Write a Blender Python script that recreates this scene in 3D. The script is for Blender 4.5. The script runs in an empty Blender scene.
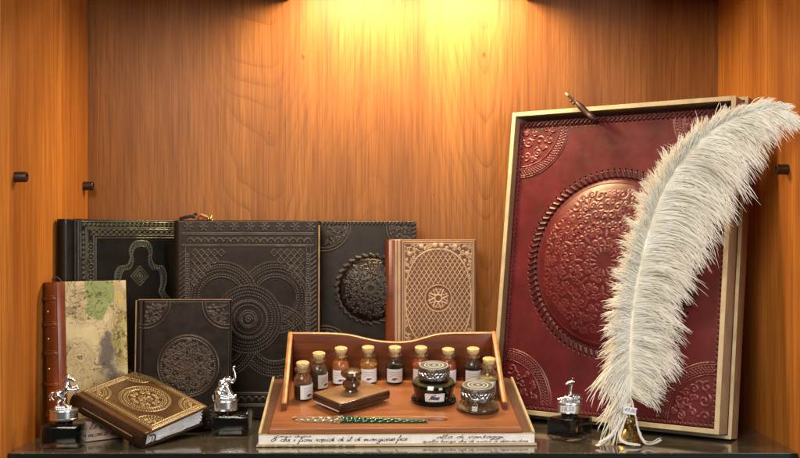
import bpy, bmesh, math, random
import numpy as np
from mathutils import Vector, Matrix

SC = bpy.context.scene
COL = SC.collection
RNG = np.random.RandomState(7)
random.seed(7)
PI = math.pi

# ------------------------------------------------------------------ camera model
F, CX, CY, ZC = 1150.0, 403.0, 240.0, 0.229        # px focal (800 px wide), optical centre, eye height over the shelf
HW, YB = 0.4255, 1.553                              # half width of the niche, depth of its back wall


def at(px, py, Y):
    return Vector(((px - CX) / F * Y, Y, ZC - (py - CY) / F * Y))


def hit(px, py, o, n):
    d = Vector(((px - CX) / F, 1.0, -(py - CY) / F))
    c = Vector((0, 0, ZC))
    return c + d * ((o - c).dot(n) / d.dot(n))


def frame(o, u, v, n):
    m = Matrix.Identity(4)
    for i, a in enumerate((u, v, n, o)):
        for k in range(3):
            m[k][i] = a[k]
    return m


def lean_frame(o, yaw, tilt):
    """local x = right, y = up the cover, z = out of the cover; yaw > 0 brings the right edge nearer"""
    u = Vector((math.cos(yaw), -math.sin(yaw), 0))
    b = Vector((math.sin(yaw), math.cos(yaw), 0))
    v = b * math.sin(tilt) + Vector((0, 0, 1)) * math.cos(tilt)
    return frame(o, u, v, u.cross(v))


# ------------------------------------------------------------------ materials
class NT:
    def __init__(self, name):
        self.m = bpy.data.materials.new(name)
        self.m.use_nodes = True
        self.t = self.m.node_tree
        self.b = self.t.nodes['Principled BSDF']
        self.out = self.t.nodes['Material Output']

    def n(self, typ, **kw):
        x = self.t.nodes.new(typ)
        for k, v in kw.items():
            setattr(x, k, v)
        return x

    def l(self, a, b):
        self.t.links.new(a, b)

    def math(self, op, a, b=None, c=None):
        x = self.n('ShaderNodeMath', operation=op)
        for i, v in enumerate((a, b, c)):
            if v is None:
                continue
            if isinstance(v, (int, float)):
                x.inputs[i].default_value = v
            else:
                self.l(v, x.inputs[i])
        return x.outputs[0]

    def coords(self, kind='Object', scale=(1, 1, 1)):
        tc = self.n('ShaderNodeTexCoord')
        mp = self.n('ShaderNodeMapping')
        mp.inputs['Scale'].default_value = scale
        self.l(tc.outputs[kind], mp.inputs['Vector'])
        return mp.outputs[0]

    def noise(self, vec, scale, detail=3, rough=.55):
        x = self.n('ShaderNodeTexNoise')
        x.inputs['Scale'].default_value = scale
        x.inputs['Detail'].default_value = detail
        x.inputs['Roughness'].default_value = rough
        if vec is not None:
            self.l(vec, x.inputs['Vector'])
        return x.outputs['Fac']

    def ramp(self, fac, stops):
        x = self.n('ShaderNodeValToRGB')
        e = x.color_ramp.elements
        while len(e) < len(stops):
            e.new(.5)
        for i, (p, c) in enumerate(stops):
            e[i].position = p
            e[i].color = (*c, 1) if len(c) == 3 else c
        self.l(fac, x.inputs[0])
        return x.outputs[0]

    def mix(self, fac, a, b, blend='MIX'):
        x = self.n('ShaderNodeMix', data_type='RGBA', blend_type=blend)
        for i, v in ((0, fac), (6, a), (7, b)):
            if isinstance(v, (int, float)):
                x.inputs[i].default_value = v
            elif isinstance(v, tuple):
                x.inputs[i].default_value = (*v, 1)
            else:
                self.l(v, x.inputs[i])
        return x.outputs[2]

    def attr(self, name):
        x = self.n('ShaderNodeAttribute', attribute_name=name)
        return x

    def bump(self, h, strength, dist=.001):
        x = self.n('ShaderNodeBump')
        x.inputs['Strength'].default_value = strength
        x.inputs['Distance'].default_value = dist
        self.l(h, x.inputs['Height'])
        self.l(x.outputs[0], self.b.inputs['Normal'])
        return x.outputs[0]

    def set(self, **kw):
        for k, v in kw.items():
            i = self.b.inputs[k.replace('_', ' ')]
            i.default_value = (*v[:3], 1) if isinstance(v, tuple) else v
        return self

    def col(self, c):
        self.l(c, self.b.inputs['Base Color'])


def simple(name, c, rough=.5, metal=0, var=.12, scale=60, bump=0.0, coat=0.0, spec=.5):
    t = NT(name)
    f = t.noise(t.coords(), scale, 4)
    lo = tuple(max(0, x * (1 - var * 1.6)) for x in c)
    hi = tuple(min(1, x * (1 + var * 1.6)) for x in c)
    t.col(t.ramp(f, [(.3, lo), (.7, hi)]))
    t.set(Roughness=rough, Metallic=metal, Coat_Weight=coat, Specular_IOR_Level=spec)
    if bump:
        t.bump(t.noise(t.coords(), scale * 8, 3), bump, .0004)
    return t.m


def leather(name, base, high, rough=.42, mott=.25, grain=.25, coat=.05, spec=.32):
    t = NT(name)
    v = t.coords()
    f = t.noise(v, 26, 5, .6)
    lo = tuple(x * (1 - mott) for x in base)
    hi = tuple(min(1, x * (1 + mott)) for x in base)
    c = t.ramp(f, [(.3, lo), (.72, hi)])
    a = t.attr('tone').outputs['Fac']
    wear_highlight = t.math('MULTIPLY', a, t.math('ADD', t.math('MULTIPLY', t.noise(v, 45, 3), .9), .45))  # paler ridges: antique finish plus highlights put into the colour
    wear_highlight = t.math('MINIMUM', wear_highlight, 1.0)
    c = t.mix(wear_highlight, c, high)
    sc_ = t.math('MULTIPLY', t.math('GREATER_THAN', t.math('ADD', t.math('MULTIPLY', t.noise(v, 210, 4, .7), .6), t.math('MULTIPLY', f, .4)), .585), .22)
    c = t.mix(sc_, c, tuple(min(1, x * 1.8 + .002) for x in base))
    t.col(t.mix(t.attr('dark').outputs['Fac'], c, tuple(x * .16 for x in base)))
    r = t.math('ADD', t.math('MULTIPLY', t.noise(v, 70, 4), .22), rough - .11)
    t.l(r, t.b.inputs['Roughness'])
    t.set(Coat_Weight=coat, Coat_Roughness=.3, Specular_IOR_Level=spec, Specular_Tint=(1.0, .86, .76))
    g = t.math('ADD', t.noise(v, 900, 3), t.math('MULTIPLY', t.noise(v, 160, 3), .6))
    t.bump(g, grain, .0005)
    return t.m


def wood_wall(name, dark, light, line, cathedral, axis=0, rough=.5):
    t = NT(name)
    tc = t.n('ShaderNodeTexCoord')
    sp = t.n('ShaderNodeSeparateXYZ')
    t.l(tc.outputs['Object'], sp.inputs[0])
    x = sp.outputs[axis]
    z = sp.outputs[2]
    sc = [1, 1, 1]
    mp = t.n('ShaderNodeMapping')
    mp.inputs['Scale'].default_value = (1, 1, .085)
    t.l(tc.outputs['Object'], mp.inputs['Vector'])
    v = mp.outputs[0]
    band = t.noise(v, 22, 2, .5)
    patch = t.noise(v, 5.5, 2, .5)
    slow = t.noise(v, 7, 0, .5)
    big = t.noise(v, 9, 3, .5)
    mid = t.noise(v, 34, 4, .6)
    mp2 = t.n('ShaderNodeMapping')
    mp2.inputs['Scale'].default_value = (1, 1, .022)
    t.l(tc.outputs['Object'], mp2.inputs['Vector'])
    fib = t.noise(mp2.outputs[0], 620, 3, .6)
    fib2 = t.noise(mp2.outputs[0], 150, 3, .6)
    fib3 = t.noise(mp2.outputs[0], 420, 2, .6)
    if cathedral:
        q = t.math('SUBTRACT', t.math('SQRT', t.math('ADD', t.math('POWER', t.math('ABSOLUTE', t.math('ADD', x, .038)), 2.0), .0012)), .1485)
        q = t.math('ADD', q, t.math('MULTIPLY', t.math('SUBTRACT', slow, .5), .06))
        q = t.math('SQRT', t.math('ADD', t.math('MULTIPLY', q, q), .00030))
        f = t.math('SUBTRACT', t.math('MULTIPLY', q, 98.0), t.math('MULTIPLY', z, 19.0))
        f = t.math('ADD', f, t.math('MULTIPLY', slow, 7.0))
        mp4 = t.n('ShaderNodeMapping')
        mp4.inputs['Scale'].default_value = (.35, 1, 1)
        t.l(tc.outputs['Object'], mp4.inputs['Vector'])
        f = t.math('ADD', f, t.math('MULTIPLY', t.noise(mp4.outputs[0], 9, 2, .5), 4.0))
        f = t.math('ADD', f, t.math('MULTIPLY', mid, .35))
        cath = t.math('MAXIMUM', t.math('SUBTRACT', 1.0, t.math('MULTIPLY', q, 11.0)), .30)
    else:
        f = t.math('ADD', t.math('MULTIPLY', x, 42.0), t.math('MULTIPLY', big, 9.0))
        f = t.math('ADD', f, t.math('MULTIPLY', mid, 1.2))
    fr = t.math('FRACT', f)
    # early wood fading into a thin late-wood line
    ln = t.math('POWER', fr, 5.0)
    edge = t.math('MULTIPLY', ln, t.math('ADD', t.math('MULTIPLY', band, 2.2), -.45))
    edge = t.math('MAXIMUM', edge, 0.0)
    if cathedral:
        edge = t.math('MULTIPLY', edge, cath)
    c = t.ramp(t.math('ADD', t.math('MULTIPLY', fib2, .32), t.math('MULTIPLY', band, .68)), [(.34, dark), (.64, light)])
    c = t.mix(1.0, c, t.ramp(fib3, [(.36, (.82, .78, .74)), (.58, (1.05, 1.05, 1.05))]), 'MULTIPLY')
    c = t.mix(1.0, c, t.ramp(patch, [(.34, (.80, .76, .72)), (.66, (1.12, 1.14, 1.18))]), 'MULTIPLY')
    c = t.mix(t.math('MULTIPLY', edge, .66 if cathedral else .45), c, line)
    c = t.mix(t.math('MULTIPLY', t.math('POWER', fib, 2.5), 1.3), c, line)
    # small dark knots and pores
    vo = t.n('ShaderNodeTexVoronoi')
    vo.inputs['Scale'].default_value = 7.5
    mp3 = t.n('ShaderNodeMapping')
    mp3.inputs['Scale'].default_value = (1, 1, .45)
    t.l(tc.outputs['Object'], mp3.inputs['Vector'])
    t.l(mp3.outputs[0], vo.inputs['Vector'])
    kn = t.math('LESS_THAN', t.math('ADD', vo.outputs['Distance'], t.math('MULTIPLY', mid, .03)), .042)
    c = t.mix(t.math('MULTIPLY', kn, .75), c, tuple(a * .25 for a in line))
    if cathedral:
        for kx, kz, kr in ((-.1350, .4760, .0062), (-.1810, .3735, .0030), (.1095, .4790, .0055), (.0420, .2900, .0022), (-.3050, .3300, .0020)):
            dx = t.math('MULTIPLY', t.math('SUBTRACT', x, kx), 1.5)
            dz = t.math('SUBTRACT', z, kz)
            dd = t.math('SQRT', t.math('ADD', t.math('MULTIPLY', dx, dx), t.math('MULTIPLY', dz, dz)))
            dd = t.math('ADD', dd, t.math('MULTIPLY', t.math('SUBTRACT', mid, .5), kr * 1.6))
            c = t.mix(t.math('MULTIPLY', t.math('MAXIMUM', t.math('SUBTRACT', 1.0, t.math('DIVIDE', dd, kr)), 0.0), .8), c, tuple(a * .3 for a in line))
    t.col(c)
    t.set(Roughness=rough, Specular_IOR_Level=.28)
    t.bump(t.math('ADD', fib, edge), .08, .0004)
    return t.m


def thin_glass(name, tint=(1, 1, 1), base=.06):
    t = NT(name)
    t.t.nodes.remove(t.b)
    tr = t.n('ShaderNodeBsdfTransparent')
    tr.inputs[0].default_value = (*tint, 1)
    gl = t.n('ShaderNodeBsdfGlossy')
    gl.inputs['Roughness'].default_value = .03
    fr = t.n('ShaderNodeLayerWeight')
    fr.inputs['Blend'].default_value = .5
    mx = t.n('ShaderNodeMixShader')
    t.l(t.math('ADD', t.math('MULTIPLY', t.math('POWER', fr.outputs['Facing'], 3.2), .75), base), mx.inputs[0])
    t.l(tr.outputs[0], mx.inputs[1])
    t.l(gl.outputs[0], mx.inputs[2])
    t.l(mx.outputs[0], t.out.inputs[0])
    return t.m


def glass(name, c=(.93, .97, .95), rough=.02, clear=.5):
    t = NT(name)
    t.set(Base_Color=c, Roughness=rough, IOR=1.52, Transmission_Weight=1.0)
    tr = t.n('ShaderNodeBsdfTransparent')
    tr.inputs[0].default_value = (*c, 1)
    mx = t.n('ShaderNodeMixShader')
    mx.inputs[0].default_value = clear
    t.l(t.b.outputs[0], mx.inputs[1])
    t.l(tr.outputs[0], mx.inputs[2])
    t.l(mx.outputs[0], t.out.inputs[0])
    return t.m


def silver(name, c, rough, patina=False):
    t = NT(name)
    f = t.noise(t.coords(), 420, 4, .6)
    t.col(t.ramp(f, [(.40, tuple(x * .25 for x in c)), (.56, c)]))
    if patina:
        ge = t.n('ShaderNodeNewGeometry')
        t.col(t.mix(t.ramp(ge.outputs['Pointiness'], [(.42, (0, 0, 0)), (.53, (1, 1, 1))]), tuple(x * .07 for x in c), c))
    t.set(Metallic=1.0, Roughness=rough)
    t.bump(f, .12, .0004)
    return t.m


M = {}
M['wall_back'] = wood_wall('back_panel_wood', (.225, .077, .0165), (.355, .136, .0290), (.07, .020, .004), True)
M['wall_side'] = wood_wall('side_panel_wood', (.42, .128, .018), (.72, .270, .044), (.15, .040, .007), False, axis=1)
M['ceiling'] = wood_wall('top_panel_wood', (.20, .065, .020), (.28, .10, .030), (.10, .03, .01), False, axis=0)
t = NT('shelf_stone')
v = t.coords()
sp1 = t.noise(v, 380, 2, .7)
c = t.ramp(t.noise(v, 26, 5, .7), [(.3, (.045, .037, .026)), (.75, (.115, .094, .066))])
c = t.mix(t.math('GREATER_THAN', sp1, .63), c, (.26, .20, .13))
t.col(c)
t.l(t.math('ADD', t.math('MULTIPLY', t.noise(v, 60, 4), .14), .05), t.b.inputs['Roughness'])
t.set(Coat_Weight=.6, Coat_Roughness=.06, Specular_IOR_Level=.7)
t.bump(sp1, .03, .0003)
M['shelf'] = t.m
M['shelf_edge'] = simple('shelf_edge_dark', (.006, .010, .007), .25)
M['glass_edge'] = simple('green_glass_edge', (.10, .16, .10), .12)
M['pin'] = simple('bronze_pin', (.055, .030, .020), .42, .55)
M['pin_in'] = simple('pin_socket', (.012, .008, .006), .7)
M['housing'] = simple('lamp_housing', (.25, .20, .13), .5, .3)
M['pages'] = simple('page_paper', (.66, .60, .48), .8, 0, .08, 90)
M['gold_edge'] = simple('raw_leather_edge', (.24, .14, .06), .6, 0, .2, 80)

M['lea_black'] = leather('black_leather', (.0028, .0030, .0024), (.085, .085, .055), .31, spec=.36)
M['lea_dark'] = leather('dark_brown_leather', (.0105, .0066, .0050), (.080, .056, .041), .33, spec=.34)
M['lea_choc'] = leather('chocolate_leather', (.0065, .0034, .0024), (.056, .034, .022), .32, spec=.36)
M['lea_dome'] = leather('espresso_leather', (.0042, .0027, .0021), (.06, .042, .029), .33, spec=.38)
M['lea_tan'] = leather('lattice_leather', (.155, .066, .032), (.54, .36, .215), .5, .12)
M['lea_gold'] = leather('bronze_leather', (.066, .029, .0095), (.30, .205, .080), .30, .3, .2, .3, .5)
M['lea_gold_dark'] = leather('bronze_spine_leather', (.026, .011, .0055), (.4, .25, .1), .33)
M['lea_spine'] = leather('red_brown_spine', (.17, .038, .012), (.45, .16, .05), .3, .3, .2, .4)
M['lea_red'] = leather('oxblood_leather', (.098, .0095, .0145), (.15, .024, .026), .38, .32, .22, .1, .5)
M['cord_red'] = simple('oxblood_cord', (.030, .005, .006), .5, 0, .3, 120)
M['thread_red'] = simple('waxed_thread', (.05, .008, .008), .45)
M['cord_tan'] = simple('tan_cord', (.30, .11, .035), .45, 0, .3, 120)
M['cord_dark'] = simple('dark_cord', (.012, .009, .008), .5)
M['board_cream'] = simple('kraft_board_edge', (.46, .36, .215), .7, 0, .1, 60)
M['board_kraft'] = simple('kraft_board_side', (.28, .17, .09), .7, 0, .1, 40)
M['lining'] = simple('brown_lining', (.10, .036, .014), .6)
M['board_in'] = simple('box_lining', (.20, .15, .075), .85)
M['gilt'] = simple('gilt_metal', (.80, .58, .22), .3, 1.0, .1)
M['ribbon'] = simple('black_ribbon', (.008, .007, .007), .6)

t = NT('map_paper')
a = t.attr('tint')
v = t.coords()
c = t.mix(.35, a.outputs['Color'], t.ramp(t.noise(v, 70, 6, .7), [(.3, (.42, .30, .15)), (.7, (1.0, .9, .70))]), 'MULTIPLY')
t.col(c)
t.set(Roughness=.5)
M['map'] = t.m
M['tray'] = None
t = NT('tray_wood')
tc = t.coords('Object', (.12, 1, 1))
f = t.noise(tc, 120, 4, .6)
g = t.noise(tc, 14, 3)
c = t.ramp(t.math('ADD', t.math('MULTIPLY', f, .55), t.math('MULTIPLY', g, .45)), [(.36, (.20, .060, .018)), (.64, (.35, .125, .042))])
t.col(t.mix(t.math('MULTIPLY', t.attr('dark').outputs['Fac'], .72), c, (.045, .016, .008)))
t.set(Roughness=.36, Coat_Weight=.2, Coat_Roughness=.2)
M['tray'] = t.m
t = NT('tray_back_wood')
f = t.noise(t.coords('Object', (.1, 1, 1)), 150, 4, .6)
t.col(t.ramp(f, [(.35, (.10, .024, .008)), (.66, (.18, .045, .014))]))
t.set(Roughness=.36, Coat_Weight=.3, Coat_Roughness=.2)
M['tray_back'] = t.m
M['tray_edge_lit'] = simple('lit_edge_wood', (.40, .175, .062), .35, 0, .15, 90, 0, .3)  # paler wood for upward edges: the light they catch is painted in
t = NT('script_paper')
f = t.noise(t.coords(), 90, 4)
t.col(t.ramp(f, [(.3, (.62, .57, .52)), (.7, (.77, .72, .68))]))
t.set(Roughness=.65)
M['paper'] = t.m
M['paper_rose'] = simple('rose_paper', (.58, .43, .33), .7, 0, .1, 90)
M['ink_line'] = simple('handwriting_ink', (.060, .050, .055), .6)
M['ink_blue'] = simple('blue_ballpoint', (.05, .06, .24), .5)
M['label'] = simple('label_paper', (.68, .66, .66), .6, 0, .05, 90)
M['label_mark'] = simple('label_print', (.07, .065, .09), .6)
M['label_grey'] = simple('label_print_grey', (.20, .19, .24), .6)
M['cork'] = simple('cork', (.62, .42, .20), .85, 0, .3, 500, .6)
M['vial'] = glass('vial_glass', (.985, .99, .985), .005, .66)
M['glass'] = glass('bottle_glass', (.97, .985, .975), .01, .35)
M['satin'] = simple('satin_silver', (.74, .74, .76), .27, 1.0, .08, 90)
M['ink'] = simple('black_ink', (.0035, .004, .0045), .12)
M['silver'] = silver('polished_silver', (.82, .82, .84), .2, True)
M['lidsilver'] = silver('lid_pewter', (.36, .37, .35), .36)
M['pewter_dark'] = simple('dark_pewter', (.10, .10, .095), .45, .8)
M['lid_top'] = simple('dark_enamel', (.085, .09, .085), .5)
M['ring_pale'] = simple('pale_enamel', (.50, .50, .46), .4)
M['brass'] = silver('old_brass', (.50, .36, .15), .33)
M['blot_top'] = simple('blotter_top', (.24, .125, .050), .42, 0, .12, 50, 0, .4)
M['blot_wood'] = simple('blotter_wood', (.045, .018, .012), .25, 0, .25, 60, 0, .5)
M['knob'] = simple('blotter_knob', (.085, .034, .015), .2, 0, .2, 60, 0, .6)
M['green_glass'] = None
t = NT('green_glass')
t.set(Base_Color=(.002, .075, .026), Roughness=.04, Transmission_Weight=.35, IOR=1.5, Coat_Weight=.6, Coat_Roughness=.03)
M['green_glass'] = t.m
t = NT('gold_glass')
t.set(Base_Color=(.93, .80, .52), Roughness=.05, Transmission_Weight=.85, IOR=1.5, Coat_Weight=.6)
M['gold_glass'] = t.m
M['copper'] = simple('copper_powder', (.42, .22, .10), .5, .6, .4, 260, .4)
t = NT('plume')
t.t.nodes.remove(t.b)
df = t.n('ShaderNodeBsdfDiffuse')
tl = t.n('ShaderNodeBsdfTranslucent')
f = t.noise(t.coords(), 60, 3)
c = t.ramp(f, [(.3, (.96, .93, .85)), (.7, (.99, .98, .94))])
t.l(c, df.inputs[0])
t.l(c, tl.inputs[0])
mx = t.n('ShaderNodeMixShader')
mx.inputs[0].default_value = .5
t.l(df.outputs[0], mx.inputs[1])
t.l(tl.outputs[0], mx.inputs[2])
t.l(mx.outputs[0], t.out.inputs[0])
M['plume'] = t.m
M['shaft'] = simple('quill_shaft', (.74, .68, .54), .4)
VC = {
    'brown': (.045, .024, .012), 'olive': (.10, .062, .018), 'orange': (.68, .22, .05), 'amber': (.78, .31, .07),
    'black': (.012, .011, .012), 'coral': (.66, .15, .055), 'rust': (.60, .12, .035), 'slate': (.022, .019, .018), 'straw': (.50, .40, .18)}
for k, c_ in VC.items():
    M['v_' + k] = simple('pigment_' + k, c_, .45, 0, .25, 200)


# ------------------------------------------------------------------ object helpers
def thing(name, label, cat, mat=None, group=None):
    o = bpy.data.objects.new(name, None)
    o.empty_display_size = .01
    COL.objects.link(o)
    if mat is not None:
        o.matrix_world = mat
    o['label'] = label
    o['category'] = cat
    if group:
        o['group'] = group
    return o


def link(name, me, mat, parent=None, smooth=None, label=None):
    if mat is not None and not me.materials:
        me.materials.append(mat)
    if smooth is not None:
        for p in me.polygons:
            p.use_smooth = True
        me.set_sharp_from_angle(angle=math.radians(smooth))
    o = bpy.data.objects.new(name, me)
    COL.objects.link(o)
    if parent is not None:
        o.parent = parent
    if label:
        o['label'] = label
    return o


def struct(o):
    o['kind'] = 'structure'
    return o


class MB:
    """collects shapes that make ONE mesh"""
    def __init__(self):
        self.v = []
        self.f = []

    def add(self, vs, fs):
        b = len(self.v)
        self.v += [tuple(p) for p in vs]
        self.f += [tuple(b + i for i in f) for f in fs]

    def box(self, x0, x1, y0, y1, z0, z1, bev=0.0, seg=2, mtx=None):
        bm = bmesh.new()
        bmesh.ops.create_cube(bm, size=1)
        for w in bm.verts:
            w.co = Vector(((x0 + x1) / 2 + w.co.x * (x1 - x0), (y0 + y1) / 2 + w.co.y * (y1 - y0), (z0 + z1) / 2 + w.co.z * (z1 - z0)))
        if bev:
            bmesh.ops.bevel(bm, geom=bm.edges[:], offset=bev, segments=seg, affect='EDGES', profile=.5)
        self.bm(bm, mtx)

    def bm(self, bm, mtx=None):
        bm.verts.ensure_lookup_table()
        bm.verts.index_update()
        self.add([(mtx @ w.co if mtx else w.co) for w in bm.verts], [[w.index for w in f.verts] for f in bm.faces])
        bm.free()

    def prism(self, poly, axis, a, b, bev=0.0, mtx=None):
        """polygon (list of 2D) extruded along axis from a to b"""
        def P(p, w):
            return {'x': (w, p[0], p[1]), 'y': (p[0], w, p[1]), 'z': (p[0], p[1], w)}[axis]
        bm = bmesh.new()
        A = [bm.verts.new(P(p, a)) for p in poly]
        B = [bm.verts.new(P(p, b)) for p in poly]
        bm.faces.new(A)
        bm.faces.new(B[::-1])
        n = len(poly)
        for i in range(n):
            bm.faces.new((A[i], A[(i + 1) % n], B[(i + 1) % n], B[i]))
        bmesh.ops.recalc_face_normals(bm, faces=bm.faces[:])
        if bev:
            es = [e for e in bm.edges if len(e.link_faces) == 2 and e.calc_face_angle(0) > .6]
            bmesh.ops.bevel(bm, geom=es, offset=bev, segments=2, affect='EDGES', profile=.5)
        self.bm(bm, mtx)

    def lathe(self, prof, seg=40, c=(0, 0, 0), mtx=None):
        vs, fs = [], []
        n = len(prof)
        for r, z in prof:
            for k in range(seg):
                a = 2 * PI * k / seg
                vs.append(Vector((c[0] + r * math.cos(a), c[1] + r * math.sin(a), c[2] + z)))
        for i in range(n - 1):
            for k in range(seg):
                k2 = (k + 1) % seg
                fs.append((i * seg + k, i * seg + k2, (i + 1) * seg + k2, (i + 1) * seg + k))
        if prof[0][0] > 1e-9:
            fs.append(tuple(range(seg))[::-1])
        if prof[-1][0] > 1e-9:
            fs.append(tuple((n - 1) * seg + k for k in range(seg)))
        if mtx:
            vs = [mtx @ w for w in vs]
        self.add(vs, fs)

    def tube(self, pts, rad, sides=6, flat=1.0, up=None):
        pts = [Vector(p) for p in pts]
        n = len(pts)
        if not hasattr(rad, '__len__'):
            rad = [rad] * n
        vs, fs = [], []
        ref = Vector(up) if up else Vector((.31, .77, .55))
        for i in range(n):
            d = (pts[min(i + 1, n - 1)] - pts[max(i - 1, 0)])
            if d.length < 1e-12:
                d = Vector((0, 0, 1))
            d.normalize()
            a = d.cross(ref)
            if a.length < 1e-6:
                a = d.cross(Vector((1, 0, 0)))
            a.normalize()
            b = a.cross(d)
            for k in range(sides):
                w = 2 * PI * k / sides
                vs.append(pts[i] + a * math.cos(w) * rad[i] + b * math.sin(w) * rad[i] * flat)
        for i in range(n - 1):
            for k in range(sides):
                k2 = (k + 1) % sides
                fs.append((i * sides + k, i * sides + k2, (i + 1) * sides + k2, (i + 1) * sides + k))
        fs.append(tuple(range(sides))[::-1])
        fs.append(tuple((n - 1) * sides + k for k in range(sides)))
        self.add(vs, fs)

    def ribbon(self, pts, w, normal):
        """flat stroke lying on a surface"""
        nrm = Vector(normal)
        pts = [Vector(p) for p in pts]
        vs, fs = [], []
        for i, p in enumerate(pts):
            d = pts[min(i + 1, len(pts) - 1)] - pts[max(i - 1, 0)]
            a = d.cross(nrm)
            if a.length < 1e-12:
                a = Vector((1, 0, 0))
            a.normalize()
            ww = w[i] if hasattr(w, '__len__') else w
            vs += [p + a * ww, p - a * ww]
        for i in range(len(pts) - 1):
            fs.append((2 * i, 2 * i + 1, 2 * i + 3, 2 * i + 2))
        self.add(vs, fs)

    def mesh(self, name):
        me = bpy.data.meshes.new(name)
        me.from_pydata(self.v, [], self.f)
        bm = bmesh.new()
        bm.from_mesh(me)
        bmesh.ops.recalc_face_normals(bm, faces=bm.faces[:])
        bm.to_mesh(me)
        bm.free()
        return me

    def build(self, name, mat, parent=None, smooth=35, label=None):
        return link(name, self.mesh(name), mat, parent, smooth, label)


def spline(P, n=8):
    P = [np.array(p, float) for p in P]
    out = []
    for i in range(len(P) - 1):
        p0, p1, p2, p3 = P[max(i - 1, 0)], P[i], P[i + 1], P[min(i + 2, len(P) - 1)]
        for k in range(n):
            t = k / n
            out.append(.5 * ((2 * p1) + (p2 - p0) * t + (2 * p0 - 5 * p1 + 4 * p2 - p3) * t * t + (3 * p1 - p0 - 3 * p2 + p3) * t ** 3))
    out.append(P[-1])
    return out


# ------------------------------------------------------------------ tooled relief on leather
def vnoise(X, Y, seed, oct=5, f0=1.0):
    rs = np.random.RandomState(seed)
    out = np.zeros_like(X)
    amp = 1.0
    for o_ in range(oct):
        n = 64
        g = rs.rand(n, n)
        u, w_ = X * f0 * 2 ** o_, Y * f0 * 2 ** o_
        i, j = np.floor(u).astype(int), np.floor(w_).astype(int)
        fu, fw = u - i, w_ - j
        fu, fw = fu * fu * (3 - 2 * fu), fw * fw * (3 - 2 * fw)
        out += amp * (g[i % n, j % n] * (1 - fu) * (1 - fw) + g[(i + 1) % n, j % n] * fu * (1 - fw) + g[i % n, (j + 1) % n] * (1 - fu) * fw + g[(i + 1) % n, (j + 1) % n] * fu * fw)
        amp *= .5
    return out / 1.94


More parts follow.
